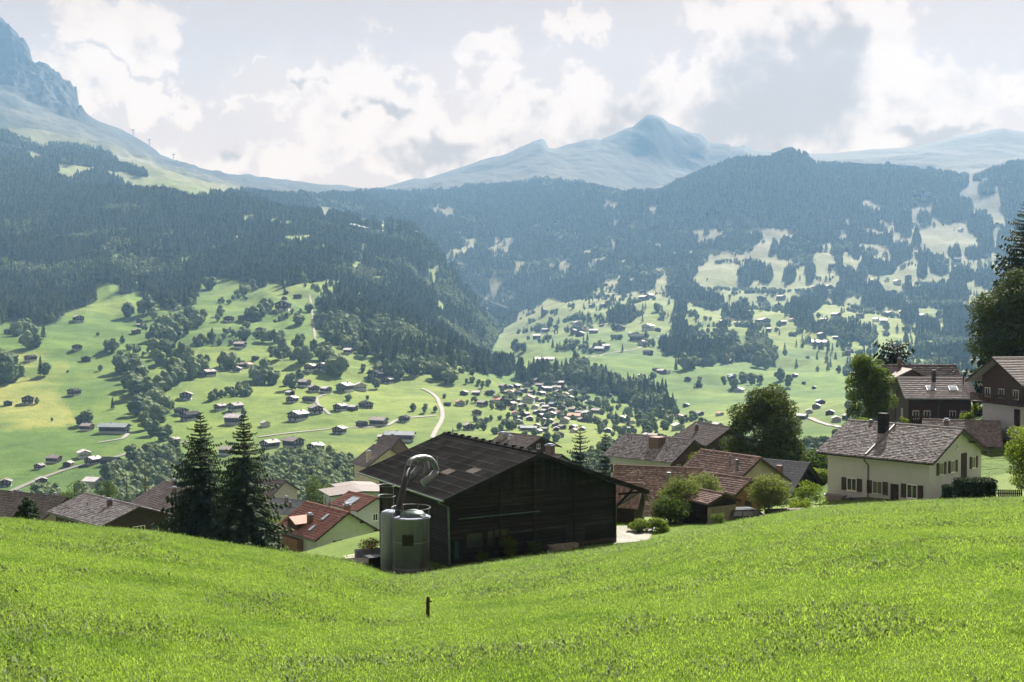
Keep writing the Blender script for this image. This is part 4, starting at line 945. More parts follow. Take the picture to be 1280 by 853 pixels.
# ------------------------------------------------------------------ near houses
class House:
    """gable house; root at ground under the roof centre, ridge along local y, roof corner (-x,-y) pinned to a sight line at range Y"""
    def __init__(s, name, label, px, py, Y, rot, W, L, rise, wh, oe, og, wall, roof, upper=None, split=2.4, ridge=None, deep=2.5, tiles=True, tsize=0.34, jit=1.0, cat='house', roof_t=0.16, oer=None, ogb=None):
        P0 = at(px, py, Y); c, sn = math.cos(rot), math.sin(rot)
        xd = Vector((c, sn, 0)); yd = Vector((-sn, c, 0))
        cen = P0 + xd * W / 2 + yd * L / 2; cen.z = P0.z - wh
        s.W, s.L, s.rise, s.wh, s.oe, s.og = W, L, rise, wh, oe, og
        s.r0 = 0.0 if ridge is None else ridge - W / 2
        s.kl = rise / (W / 2 + s.r0); s.oer = oe if oer is None else oer; s.ogb = og if ogb is None else ogb
        s.dr = s.kl * (W / 2 - s.r0)            # drop on the right side (same pitch)
        s.t = empty(name, label, cat, cen, rot)
        s.x0, s.x1 = -W / 2 + oe, W / 2 - s.oer; s.y0, s.y1 = -L / 2 + og, L / 2 - s.ogb
        zr = wh + rise
        def zt(x): return zr - s.kl * abs(x - s.r0) - 0.02
        s.zt = zt
        upm = M[upper] if upper else None
        lo = split if upper else None
        mb = MB()
        if upper:
            mb.box(s.x0 + .05, s.x1 - .05, s.y0 + .05, s.y1 - .05, -deep, split)
            part('lower_wall', mb, M[wall], s.t)
            mb = MB().prism([(s.x0, split), (s.x1, split), (s.x1, zt(s.x1)), (s.r0, zt(s.r0)), (s.x0, zt(s.x0))], s.y0, s.y1)
            part('timber_wall', mb, upm, s.t)
        else:
            mb.prism([(s.x0, -deep), (s.x1, -deep), (s.x1, zt(s.x1)), (s.r0, zt(s.r0)), (s.x0, zt(s.x0))], s.y0, s.y1)
            part('wall', mb, M[wall], s.t)
        # roof: deck with soffit, then tile courses in relief
        mb = MB(); zl = wh; zrr = zr - s.dr
        for sg, xe, ze in ((-1, -W / 2, zl), (1, W / 2, zrr)):
            mb.prism([(s.r0, zr), (xe, ze), (xe, ze + roof_t * .7), (s.r0, zr + roof_t * .7)], -L / 2, L / 2)
        s.roof = part('roof', mb, M[roof], s.t)
        s.roof_t = roof_t
        if tiles:
            r = np.random.default_rng(int(abs(px) * 7 + Y)); V = []
            for sg, xe, ze in ((-1, -W / 2, zl), (1, W / 2, zrr)):
                run = abs(xe - s.r0); n = max(2, int(run / tsize)); m_ = max(2, int(L / (tsize * .8)))
                nx, nz = (s.kl * sg, 1.0)
                for i in range(n):
                    a0 = i / n; a1 = (i + 1.12) / n if i < n - 1 else 1.0 + .05 / run
                    a = np.arange(m_) / m_ * L - L / 2; b = a + L / m_ * .97
                    j = r.uniform(-.012, .016, m_) * jit; j2 = r.uniform(0, .05, m_) * tsize
                    xa = s.r0 + sg * a0 * run; xb = s.r0 + sg * a1 * run
                    za = zr - s.kl * a0 * run + roof_t * .72; zb = zr - s.kl * a1 * run + roof_t * .72
                    t0 = .012; t1 = .034 + tsize * .035
                    q = np.stack([np.stack([xa + 0 * a, a, za + t0 + j], 1), np.stack([xb + sg * j2, a, zb + t1 + j], 1), np.stack([xb + sg * j2, b, zb + t1 + j], 1), np.stack([xa + 0 * a, b, za + t0 + j], 1),
                                  np.stack([xb + sg * j2, a, zb - .02 + 0 * a], 1), np.stack([xb + sg * j2, b, zb - .02 + 0 * a], 1)], 1)
                    if sg > 0: q = q[:, [3, 2, 1, 0, 5, 4]]
                    V.append(q.reshape(-1, 3))
            V = np.concatenate(V); k = np.arange(len(V) // 6)[:, None] * 6
            Q = np.concatenate([k + [0, 1, 2, 3], k + [1, 4, 5, 2]])
            o = link('roof_tiles', npmesh('roof_tiles', V, Q, M[roof]), s.roof); o['kind'] = 'stuff'
            rc = MB().tube([(s.r0, -L / 2 - .02, zr + roof_t * .8), (s.r0, L / 2 + .02, zr + roof_t * .8)], .11, 7)
            part('ridge_cap', rc, M[roof], s.roof)
        # barge boards and eaves boards
        mb = MB()
        for y in (-L / 2 - .035, L / 2 + .005):
            for sg, xe, ze in ((-1, -W / 2, zl), (1, W / 2, zrr)):
                mb.prism([(s.r0, zr - .12), (xe, ze - .12), (xe, ze + roof_t * .8), (s.r0, zr + roof_t * .8)], y, y + .03)
        part('barge_board', mb, M['wood_dark'], s.roof)
    def face(s, f):
        """matrix: local (u across, out, z) on wall face"""
        if f == 'F': return Matrix(((1, 0, 0, 0), (0, 1, 0, s.y0), (0, 0, 1, 0), (0, 0, 0, 1)))
        if f == 'B': return Matrix(((-1, 0, 0, 0), (0, -1, 0, s.y1), (0, 0, 1, 0), (0, 0, 0, 1)))
        if f == 'L': return Matrix(((0, 1, 0, s.x0), (-1, 0, 0, 0), (0, 0, 1, 0), (0, 0, 0, 1)))      # u runs toward -y (to the right seen from outside)
        return Matrix(((0, -1, 0, s.x1), (1, 0, 0, 0), (0, 0, 1, 0), (0, 0, 0, 1)))
    def win(s, f, u, z, w_=.9, h=1.1, n=2, shut=None, frame='white_paint', sill=True, name='window'):
        """window: frame with mullions; child panes; optional shutters beside it"""
        mx = s.face(f); mb = MB(); t = .07
        mb.box(u - w_ / 2, u - w_ / 2 + t, -.06, .0, z, z + h, mx); mb.box(u + w_ / 2 - t, u + w_ / 2, -.06, .0, z, z + h, mx)
        mb.box(u - w_ / 2, u + w_ / 2, -.062, .0, z + h - t, z + h, mx); mb.box(u - w_ / 2, u + w_ / 2, -.062, .0, z, z + t, mx)
        for i in range(1, n):
            x = u - w_ / 2 + w_ * i / n; mb.box(x - .025, x + .025, -.055, 0, z + t, z + h - t, mx)
        if sill: mb.box(u - w_ / 2 - .06, u + w_ / 2 + .06, -.13, 0, z - .05, z - .002, mx)
        o = part(name, mb, M[frame], s.t)
        for i in range(n):
            a = u - w_ / 2 + (w_ - 2 * t) * i / n + t; b = a + (w_ - 2 * t) / n
            part('pane', MB().box(a, b, -.03, -.012, z + t, z + h - t, mx), M['glass'], o)
        if shut:
            sw = w_ * .5
            for sg in (-1, 1):
                c_ = u + sg * (w_ / 2 + sw / 2 + .03); q = MB().box(c_ - sw / 2, c_ + sw / 2, -.09, -.03, z, z + h, mx)
                for k in range(5): zz = z + h * (k + .5) / 5; q.box(c_ - sw * .4, c_ + sw * .4, -.105, -.088, zz - h * .06, zz + h * .04, mx)
                part('shutter', q, M[shut], s.t)
        return o
    def door(s, f, u, z, w_=1.0, h=2.1, m='wood_dark'):
        mx = s.face(f); mb = MB().box(u - w_ / 2, u + w_ / 2, -.05, 0, z, z + h, mx)
        for i in range(5): x = u - w_ / 2 + w_ * (i + .5) / 5; mb.box(x - w_ * .08, x + w_ * .08, -.075, -.049, z + .05, z + h - .05, mx)
        o = part('door', mb, M[m], s.t)
        part('handle', MB().box(u + w_ * .36, u + w_ * .42, -.12, -.07, z + 1, z + 1.12, mx), M['steel'], o); return o
    def balcony(s, f, u0, u1, z, depth=1.0, m='wood_dark', step=.22):
        mx = s.face(f); o = part('balcony', MB().box(u0, u1, -depth, 0, z - .14, z, mx).box(u0, u1, -depth, -depth + .05, z + .88, z + .98, mx), M[m], s.t)
        n = int((u1 - u0) / step)
        if n > 60: step = (u1 - u0) / 60; n = 60
        me = None
        for i in range(n):
            x = u0 + (i + .5) * (u1 - u0) / n
            if me is None: me = MB().box(-.07, .07, -.015, .015, 0, .86).mesh('rail_board', M[m])
            b = link('rail_board', me, o); q = mx @ Vector((x, -depth - .018, z + .02)); b.location = q
            if f in 'LR': b.rotation_euler = (0, 0, math.pi / 2)
        return o
    def chimney(s, x, y, h=1.2, a=.55, m='brick', cap=True):
        zb = s.wh + s.rise - s.kl * abs(x - s.r0); mb = MB().box(x - a / 2, x + a / 2, y - a / 2, y + a / 2, zb - .6, zb + h)
        o = part('chimney', mb, M[m], s.roof)
        if cap: part('chimney_cap', MB().box(x - a * .62, x + a * .62, y - a * .62, y + a * .62, zb + h, zb + h + .09).box(x - a * .4, x + a * .4, y - a * .4, y + a * .4, zb + h + .09, zb + h + .28), M['concrete'], o)
        return o
    def pipe(s, x, y, h=.8, r=.06, m='steel'):
        zb = s.wh + s.rise - s.kl * abs(x - s.r0); part('vent_pipe', MB().tube([(x, y, zb - .1), (x, y, zb + h)], r, 8).tube([(x, y, zb + h), (x, y, zb + h + .12)], [r * 1.8, r * .5], 8), M[m], s.roof)
    def skylight(s, x, y, a=.8, b=1.1, label=None):
        sg = 1 if x > s.r0 else -1; zb = s.wh + s.rise - s.kl * abs(x - s.r0) + s.roof_t + .02
        mt = Matrix.Translation((x, y, zb)) @ Matrix.Rotation(sg * math.atan(s.kl), 4, 'Y')
        o = part('skylight', MB().box(-b / 2, b / 2, -a / 2, a / 2, -.05, .10, mt), M['steel'], s.roof)
        part('pane', MB().box(-b / 2 + .08, b / 2 - .08, -a / 2 + .08, a / 2 - .08, .10, .115, mt), M['glass_sky'], o)
    def gutter(s, side=-1, m='gutter', down=None):
        xe = side * (s.W / 2 + .07); ze = (s.wh if side < 0 else s.wh + s.rise - s.dr) - .03
        part('gutter', MB().prism([(xe - .08, ze + .07), (xe - .06, ze - .04), (xe + .06, ze - .04), (xe + .08, ze + .07)], -s.L / 2, s.L / 2), M[m], s.roof)
        if down is not None:
            xw = s.x0 - .08 if side < 0 else s.x1 + .08
            part('downpipe', MB().tube([(xe, down, ze - .03), (xe, down, ze - .2), (xw, down, ze - .75), (xw, down, -.6)], .055, 7), M[m], s.t)
    def purlins(s, n=3):
        mb = MB()
        for i in range(n):
            for sg in (-1, 1):
                x = s.r0 + sg * (abs(s.x0 - s.r0) if sg < 0 else abs(s.x1 - s.r0)) * i / max(n - 1, 1)
                z = s.zt(x) - .12; mb.box(x - .09, x + .09, s.y0 - s.og + .08, s.y0, z - .12, z + .02)
                if i == 0: break
        part('purlin', mb, M['wood_dark'], s.roof)

H = House
# ---- cream house at the right
h = H('cream_house', 'cream rendered house with mottled grey roof and dark shutters, right of the meadow rise', 1166, 581, 100, math.radians(43), 12.4, 12.1, 2.75, 4.45, .75, .7, 'plaster_white', 'roof_grey', tsize=.26, ogb=.9)
for u, z, n, hh in ((-2.4, 1.0, 2, 1.25), (.3, 1.0, 2, 1.25), (3.8, 1.0, 2, 1.3)): h.win('L', u - .1, z, 1.05, hh, n, 'shutter')

h.door('L', .05 - 2.75 + 4.6 + .7, .2, .85, 1.9) if False else None
h.door('L', 1.95, .25, .8, 1.9)
for u, z, w_ in ((-3.1, 3.15, .9), (-.75, 3.15, .9), (3.7, 3.15, .8)): h.win('F', u, z, w_, 1.15, 2, 'shutter')
h.door('F', 1.6, 2.3, 1.15, 2.5)
h.win('F', .1, 5.3, .35, .5, 1)
h.chimney(-1.7, 1.25, 2.0, .8, 'wood_black', False); h.chimney(-.25, 3.4, .5, .3, 'steel', False); h.pipe(-.6, .6, .5)
h.gutter(-1, 'black', down=.75); h.purlins(3)
part('snow_guard', MB().tube([(-.2, .75, h.zt(-.2) + .2), (-6.0, .75, h.zt(-6.0) + .2)], .13, 6), M['roof_tin'], h.roof, label='pale metal flashing strip running down the roof')
part('balcony_door_step', MB().box(-.9, 2.4, h.y0 - 1.2, h.y0, 2.12, 2.26), M['concrete'], h.t)
cream = h

# ---- left: low grey roofed chalet behind the crest
h = H('dark_chalet', 'dark timber chalet with grey shingle roof half hidden by the left crest', 125, 660, 125, math.radians(46), 9.8, 14.5, 1.75, 4.0, .8, .9, 'wood_dark', 'roof_grey', tsize=.3)
h.win('F', .3, 1.9, 1.5, 1.5, 3, None); h.win('F', 3.2, 1.9, .9, 1.2, 2, None); h.win('F', -3.3, 1.7, .8, 1.3, 2); h.win('F', -2.3, 1.7, .8, 1.3, 2)
h.chimney(-1.2, -2.0, .8, .5); h.pipe(-2.1, 2.0, .5); h.purlins(3); h.gutter(-1)
part('snow_guard', MB().box(-3.9, -.5, -1.1, -.95, h.zt(-.5) - .0, h.zt(-.5) + .2, Matrix.Translation((0, 0, 0))), M['wood_dark'], h.roof) if False else None
h = H('brown_roofed_house', 'low house with faded brown hipped-looking roof at the far left edge', 20, 652, 150, math.radians(50), 11, 12, 2.3, 3.6, .7, .7, 'plaster_warm', 'roof_brown', tsize=.4); h.chimney(-1, 2, .8, .5); h.win('F', -2, 1.4); h.win('F', 2, 1.4)
h = H('long_brown_house', 'long pinkish brown roof showing between the cone shrub and the dark chalet', 48, 655, 140, math.radians(62), 9, 17, 2.6, 3.4, .6, .6, 'plaster_warm', 'roof_brown', tsize=.4); h.pipe(-1, 1); h.win('F', 0, 2.2); h.chimney(1, -5, .7, .5)
h = H('brown_roofed_house', 'brown roofed house with two chimneys just left of the twin spruces', 200, 648, 160, math.radians(40), 13, 14, 3.2, 4.2, .7, .7, 'plaster_warm', 'roof_brown', tsize=.4); h.chimney(-2, -1.5, 1.1, .6); h.chimney(-.5, 2, 1.0, .6); h.win('F', -2, 1.8); h.win('F', 1, 1.8); h.win('F', 0, 4.2)

# ---- red roofed house left of the barn
h = H('red_roofed_house', 'pale green gabled house with red tile roof and small roof dormer, left of the barn', 394, 677, 140, math.radians(40), 10.0, 11.3, 3.05, 3.4, .6, .75, 'plaster_green', 'roof_red', tsize=.36)
for i, u in enumerate((-1.9, -1.0, .1, 1.0, 1.9, 2.8)): h.win('F', u + .2, 1.9, .75, 1.15, 1, None, sill=False)
for u, w_ in ((-3.5, 1.1), (-2.0, .9)): h.win('L', u, .9, w_, 1.5, 2)
part('timber_bay', MB().box(h.x0 - .9, h.x0, -1.5, h.y1, -1, 2.9), M['wood_mid'], h.t, label='brown timber side wall under the near eave')
h.chimney(1.0, -3.6, 1.3, .7); h.chimney(-2.9, -.6, 1.2, .6); h.skylight(-1.6, -2.4, .7, 1.3); h.skylight(-3.6, -2.4, .7, 1.1); h.pipe(-.2, -1.0, 1.0, .05); h.gutter(-1); h.purlins(3)
dm = MB(); zd = h.zt(-2.2)
dm.prism([(-1.3, zd - 1.6), (1.3, zd - 1.6), (1.3, zd - .25), (0, zd + .35), (-1.3, zd - .25)], -4.4, -1.8, 'y', Matrix.Rotation(-math.pi / 2, 4, 'Z') @ Matrix.Translation((-1.4, 0, 0)))
dmo = part('dormer', dm, M['wood_dark'], h.roof)
dr_ = MB(); mt = Matrix.Rotation(-math.pi / 2, 4, 'Z') @ Matrix.Translation((-1.4, 0, 0))
for sg in (-1, 1): dr_.prism([(0, zd + .38), (sg * 1.7, zd - .42), (sg * 1.7, zd - .30), (0, zd + .50)], -4.9, -1.2, 'y', mt)
part('dormer_roof', dr_, M['roof_red'], dmo)
wing = H('red_roofed_annex', 'small annex with red tile roof tucked between the red roofed house and the barn', 446, 640, 160, math.radians(40), 7, 8, 1.6, 3, .5, .5, 'plaster_green', 'roof_red', tsize=.4); wing.win('F', 0, 1.2); wing.skylight(-1.8, 0, 2.2, 1.8)
h = H('green_flat_roofed_house', 'flat roofed greenish house with long balconies below the barn eave', 412, 621, 205, math.radians(24), 13, 9, .5, 5.6, .9, .9, 'plaster_green', 'roof_brown', tiles=False)
h.balcony('F', -5.6, 5.6, 2.7, 1.3, 'wood_dark'); h.balcony('L', -3.5, 3.5, 2.7, 1.2)
for u in (-4.2, -2.2, 0, 2.2, 4.2): h.win('F', u, .5, 1.2, 1.5, 2); h.win('F', u, 3.2, 1.2, 1.5, 2)
for u in (-2, 1.4): h.win('L', u, 3.2, 1.1, 1.4, 2); h.win('L', u, .5, 1.1, 1.4, 2)
h = H('penthouse_block', 'pale flat roofed upper block behind the balcony house', 424, 612, 225, math.radians(24), 9, 7, .4, 3.2, .8, .8, 'plaster_warm', 'roof_brown', tiles=False, deep=6); h.win('F', -2, .9, 1.2, 1.4, 2); h.win('F', 1.5, .9, 1.5, 1.4, 2)
h = H('villa', 'ochre villa with dark pyramid roof and tall chimney behind the barn roof', 458, 585, 260, math.radians(30), 12, 10, 4.2, 6.5, .7, .7, 'plaster_warm', 'roof_brown', tsize=.45); h.chimney(-4.4, -2.5, 2.4, .9, 'plaster_warm'); h.win('F', -2, 3.8); h.win('F', 1, 3.8); h.win('F', -2, 1.0); h.win('L', 0, 3.8)
h = H('turreted_house', 'reddish steep roofed house peeking over the barn roof edge', 482, 572, 275, math.radians(35), 8, 9, 4.6, 5.5, .5, .5, 'brick', 'roof_brown', tsize=.45); h.chimney(1, 1, 1.5, .6); h.win('F', 0, 3.0)
h = H('pale_brown_house', 'light brown tiled house behind the twin spruces, beside the round lit tree', 338, 622, 215, math.radians(62), 9.5, 12, 2.6, 3.6, .6, .6, 'wood_pale', 'roof_brown', tsize=.4); h.chimney(-1.5, 1, .9, .5, 'plaster_warm'); h.pipe(-1, -3); h.win('F', -1.5, 1.2); h.win('F', 1.2, 1.2)
h = H('blue_roofed_house', 'small house with pale blue-grey sheet roof above the red tiled house', 366, 645, 175, math.radians(60), 8, 8, 1.6, 3.2, .5, .5, 'plaster_grey', 'roof_slate', tsize=.4); h.chimney(-1, 0, 1.0, .45); h.chimney(-2.2, -1.8, .9, .4); h.win('F', 0, 1.2)

# ---- behind the barn ridge
h = H('chalet', 'brown roofed chalet with white rooftop boxes just behind the barn ridge', 652, 565, 185, math.radians(42), 9.5, 10, 2.1, 4.2, .9, .9, 'plaster_grey', 'roof_brown', upper='wood_dark', split=1.6, tsize=.4); h.balcony('F', -3.4, 3.4, 2.2, .9)
for u in (-2, 0, 2): h.win('F', u, 2.4, .8, 1.0, 2)
h.chimney(-1.6, 3.2, .9, 1.3, 'plaster_grey'); h.chimney(-1.8, 1.2, .6, .6, 'white_paint'); h.win('F', 0, 4.3, .8, .8, 2)
h = H('brick_chimney_house', 'small brown house with a stout chimney peeking over the barn gable', 690, 583, 170, math.radians(55), 6, 7, 1.4, 3, .4, .4, 'plaster_grey', 'roof_brown', tsize=.4); h.chimney(-.3, -1.4, 1.6, 1.1, 'brick'); h.win('F', 0, 1)

# ---- grey roofed house with the black chimney
h = H('grey_roofed_house', 'cream and timber house with weathered grey roof and wide black chimney', 840, 580, 150, math.radians(45), 10.5, 12.5, 2.75, 4.6, .9, .9, 'plaster_white', 'roof_grey', tsize=.3)
for u in (-4.4, -1.2, .1, 1.4, 3.6): h.win('L', u, 2.2, .9, 1.2, 2, 'shutter' if u in (-4.4, 3.6) else None)
h.chimney(-1.9, -1.1, 1.3, 1.7, 'brick', False); h.pipe(-1.4, 3.9, .8); h.pipe(-2.8, -3.4, .5)
part('gable_timber', MB().prism([(h.x0 - .02, 1.8), (h.x1 + .02, 1.8), (h.x1 + .02, h.zt(h.x1) - .03), (0, h.zt(0) - .03), (h.x0 - .02, h.zt(h.x0) - .03)], h.y0 - .06, h.y0 - .003), M['wood_mid'], h.t)
h.y0 -= .06; h.balcony('F', -4.2, 4.2, 2.3, 1.2, 'wood_mid'); h.balcony('F', -2.2, 2.2, 4.6, .9, 'wood_mid')
for u in (-2.6, -.3, 2.2): h.win('F', u, 2.4, .9, 1.8, 2)
h = H('white_windowed_chalet', 'dark chalet with white-framed windows between the grey roof and the big maple', 884, 558, 185, math.radians(25), 10, 11, 2.9, 5.2, 1.2, 1.2, 'plaster_grey', 'roof_brown', upper='wood_dark', split=2.3, tsize=.4)
for u in (-2.3, 0, 2.3): h.win('F', u, 2.9, 1.0, 1.2, 2); h.win('F', u, .6, 1.0, 1.2, 2)
h.win('F', -.7, 5.3, .8, .9, 2); h.win('F', .7, 5.3, .8, .9, 2); h.balcony('F', -3.6, 3.6, 2.6, 1.0); h.chimney(-2, 2, 1, .5)

# ---- red tiled farmhouse right of the barn
h = H('tiled_farmhouse', 'large farmhouse with long faded red tile roof directly right of the barn', 868, 652, 97, math.radians(73), 12.6, 8.4, 3.75, 2.6, .6, .6, 'plaster_warm', 'roof_orange', tsize=.27)
h.chimney(-1.7, -1.2, .9, .35, 'steel', False); h.pipe(-1.2, 1.8, .6, .07); h.pipe(-3.6, 2.4, .8, .07); h.gutter(-1, 'gutter', down=3); h.win('L', 2.4, .6, .8, 1, 2); h.win('L', 0, .6, .8, 1, 2)
tf = h
h = H('tiled_wing', 'shorter red tiled wing with hipped end behind the apple trees', 912, 612, 108, math.radians(35), 9.0, 8.5, 2.7, 3.2, .5, .5, 'plaster_warm', 'roof_orange', tsize=.3); h.pipe(-1.6, -1.5, 1.1, .09); h.pipe(-.4, 2, .6); h.win('F', 0, 1.2); h.chimney(-2.2, -3.0, 1.3, .25, 'steel', False)
h = H('timber_outhouse', 'small brown timber outhouse with red tiles between the wing and the shed', 919, 620, 96, math.radians(40), 4.6, 5.6, 1.15, 2.6, .4, .4, 'wood_mid', 'roof_orange', tsize=.26, cat='outhouse'); h.door('F', 0, .0, .9, 1.9, 'wood_dark')
h = H('porch_house', 'low side building with pale-edged red tile roof just right of the barn corner', 796, 637, 84, math.radians(70), 4.2, 4.4, 1.55, 2.2, .3, .3, 'wood_dark', 'roof_orange', tsize=.26, cat='outbuilding'); h.door('L', .4, 0, .8, 1.8)
# ---- slate roofed building
h = H('slate_roofed_house', 'dark gabled house with blue-grey slate roof and brick chimney, left of the cream house', 988, 622, 118, math.radians(50), 9.4, 8.6, 3.1, 2.6, .6, .6, 'wood_black', 'roof_slate', tsize=.36)
h.chimney(-3.5, -2.4, 2.4, .6, 'brick', False); h.pipe(-1.5, 1.2, .5); h.win('F', 0, 1.2, .8, 1, 2)
part('dormer', MB().prism([(-.9, h.zt(-1.5) - 1.0), (.9, h.zt(-1.5) - 1.0), (.9, h.zt(-1.5) + .1), (0, h.zt(-1.5) + .65), (-.9, h.zt(-1.5) + .1)], -4.2, -1.0, 'y', Matrix.Rotation(-math.pi / 2, 4, 'Z') @ Matrix.Translation((-.8, 0, 0))), M['plaster_warm'], h.roof)

# ---- chalets on the rise at the right
h = H('upper_chalet', 'dark chalet with pale sheet roof, two skylights and a stove pipe', 1224, 500, 140, math.radians(84), 8.4, 9.2, 2.45, 5.6, .9, .7, 'plaster_white', 'roof_sheet_pale', upper='wood_dark', split=2.1, tsize=.42, jit=.15)
h.skylight(-2.3, .9, 1.1, 1.0); h.skylight(-2.3, -1.9, 1.1, 1.0); h.pipe(-1.6, -3.4, 1.5, .07, 'black'); h.chimney(-.7, .1, 1.6, .45, 'black', False); h.gutter(-1, 'gutter', down=.2)
for u in (-3, -1.6, 1.6, 3): h.win('L', u, 3.0, .8, 1.1, 2)
for u in (-2.8, 0, 2.6): h.win('L', u, .5, .8, 1.0, 2)
h.balcony('L', -3.8, 3.4, 2.5, 1.2); h.door('L', 1.2, .0, .9, 1.9); h.win('B', 0, 3.0, .8, 1.1, 2)
h = H('rear_chalet', 'taller brown roofed chalet with a front gable, behind the skylight chalet', 1209, 486, 155, math.radians(86), 9.5, 10.5, 3.0, 5.0, .8, .8, 'wood_dark', 'roof_brown', tsize=.4)
h.chimney(-.3, 2.9, 1.2, .5, 'brick')
zd = h.zt(-1.2); mt = Matrix.Rotation(-math.pi / 2, 4, 'Z') @ Matrix.Translation((-2.6, 0, 0))
dmo = part('front_gable', MB().prism([(-3.0, zd - 3.4), (3.0, zd - 3.4), (3.0, zd - 1.15), (0, zd + .35), (-3.0, zd - 1.15)], -4.9, .2, 'y', mt), M['wood_dark'], h.t)
q = MB()
for sg in (-1, 1): q.prism([(0, zd + .42), (sg * 3.9, zd - 1.53), (sg * 3.9, zd - 1.36), (0, zd + .59)], -5.7, .3, 'y', mt)
part('gable_roof', q, M['roof_brown'], dmo)
wm_ = part('window_band', MB().box(-2.2, 2.2, -5.0, -4.9, zd - 2.4, zd - 1.6, mt), M['white_paint'], dmo)
for k in range(5): part('pane', MB().box(-2.1 + k * .85, -1.4 + k * .85, -5.02, -5.0, zd - 2.33, zd - 1.67, mt), M['glass'], wm_)
h = H('right_edge_chalet', 'big dark chalet with bluish sheet roof at the right edge of the view', 1378, 481, 126, math.radians(105), 9.6, 11.0, 2.9, 4.8, 1.4, 1.2, 'plaster_white', 'roof_sheet_pale', upper='wood_dark', split=2.3, tsize=.42, jit=.15, ogb=1.3)
h.balcony('L', -4.0, 4.2, 2.6, 1.2); h.balcony('B', -4.0, 4.0, 2.6, 1.2)
for u in (-3, -.8, 1.4, 3.2): h.win('L', u, 3.1, .9, 1.2, 2, 'shutter' if u in (1.4,) else None); h.win('L', u, .6, .8, 1.0, 2)
for u in (-2.4, 0, 2.4): h.win('B', u, 3.1, .9, 1.1, 2)
h.door('B', 2.6, 0, .9, 2.0)
h = H('low_brown_chalet', 'low brown chalet with wide grey-brown roof behind the cream house', 1254, 560, 122, math.radians(70), 9.6, 8.4, 2.4, 4.0, .8, .7, 'plaster_white', 'roof_brown', upper='wood_dark', split=1.2, tsize=.3)
h.win('L', -1.6, 1.8, 1.3, 1.2, 3); h.win('L', 1.8, 1.8, 1.0, 1.1, 2); h.win('L', -2.0, .1, 1.8, .8, 4); h.chimney(-1.3, 1.6, .8, .55, 'brick')

# ------------------------------------------------------------------ the barn
P0 = at(555, 628, 68); rot = math.radians(29); c_, s_ = math.cos(rot), math.sin(rot)
xd = Vector((c_, s_, 0)); yd = Vector((-s_, c_, 0)); BZ = -15.5
bo = Vector((P0.x, P0.y, BZ)); EZ = P0.z - BZ                     # local origin: ground under the near left roof corner
barn = empty('barn', 'big black timber barn with low gabled sheet roof in the dip of the meadow', 'barn', bo, rot)
BW, BR, BL, RISE = 15.6, 7.0, 14.6, 2.52; KB = RISE / BR
X0, X1, Y0_, Y1_ = 0.78, 13.35, 0.9, 12.1
def bz(x): return EZ + RISE - KB * abs(x - BR)
TB = .10
# backing body a little inside the planks
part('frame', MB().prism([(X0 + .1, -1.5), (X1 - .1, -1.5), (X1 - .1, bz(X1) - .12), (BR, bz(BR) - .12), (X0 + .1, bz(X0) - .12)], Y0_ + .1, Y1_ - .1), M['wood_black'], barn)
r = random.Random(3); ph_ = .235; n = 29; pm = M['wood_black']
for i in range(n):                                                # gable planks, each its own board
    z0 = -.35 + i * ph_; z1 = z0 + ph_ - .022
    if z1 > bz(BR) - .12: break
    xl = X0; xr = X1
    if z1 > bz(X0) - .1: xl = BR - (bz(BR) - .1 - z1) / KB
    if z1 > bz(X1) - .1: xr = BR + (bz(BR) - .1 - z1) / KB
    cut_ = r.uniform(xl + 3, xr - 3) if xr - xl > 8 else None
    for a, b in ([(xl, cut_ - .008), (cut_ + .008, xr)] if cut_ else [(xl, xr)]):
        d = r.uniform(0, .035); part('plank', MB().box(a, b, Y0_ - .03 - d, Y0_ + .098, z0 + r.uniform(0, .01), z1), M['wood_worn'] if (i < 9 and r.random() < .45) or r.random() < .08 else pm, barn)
pl = None
for i in range(19):                                               # eave-side planks share one board
    z0 = -.35 + i * ph_
    if pl is None: pl = MB().box(-.03, .098, Y0_, Y1_, 0, ph_ - .022).mesh('plank', pm)
    o = link('plank', pl, barn, (X0 - r.uniform(0, .03), 0, z0))
for (x, w_) in ((X0 + .02, .16), (4.4, .14), (BR, .2), (10.0, .14), (X1 - .02, .16)):
    part('post', MB().box(x - w_ / 2, x + w_ / 2, Y0_ - .16, Y0_ - .065, -.5, bz(x) - .2), M['wood_black'], barn)
part('post', MB().box(X0 - .12, X0 + .1, Y1_ - .1, Y1_ + .12, -1.5, bz(X0) - .1), M['wood_black'], barn)
# vertical boards of the upper gable
vb = []
for k in range(38):
    x = 2.6 + k * .235
    zt_ = bz(x) - .22; zb = 4.35
    if zt_ - zb < .3: continue
    part('gable_board', MB().box(x, x + .215, Y0_ - .095 - r.uniform(0, .012), Y0_ - .066, zb + r.uniform(-.03, .03), zt_), M['wood_black'], barn)
# openings and things fixed on the gable
def bframe(x, z, w_, h, nm='window', m='wood_dark'):
    mb = MB(); t = .06
    mb.box(x, x + t, Y0_ - .14, Y0_ - .07, z, z + h).box(x + w_ - t, x + w_, Y0_ - .14, Y0_ - .07, z, z + h).box(x, x + w_, Y0_ - .145, Y0_ - .07, z + h - t, z + h).box(x, x + w_, Y0_ - .145, Y0_ - .07, z, z + t)
    o = part(nm, mb, M[m], barn); part('pane', MB().box(x + t, x + w_ - t, Y0_ - .10, Y0_ - .08, z + t, z + h - t), M['glass'], o)
bframe(1.95, 1.0, 1.15, .85); bframe(4.0, 1.45, .95, .5); bframe(3.45, 1.0, .5, .9)
part('door', MB().box(9.4, 10.9, Y0_ - .15, Y0_ - .07, -.4, 1.9), M['wood_black'], barn)
part('rail', MB().box(1.4, 7.3, Y0_ - .2, Y0_ - .12, 2.85, 2.91), M['gutter'], barn, label='pale pole fixed level across the dark gable')
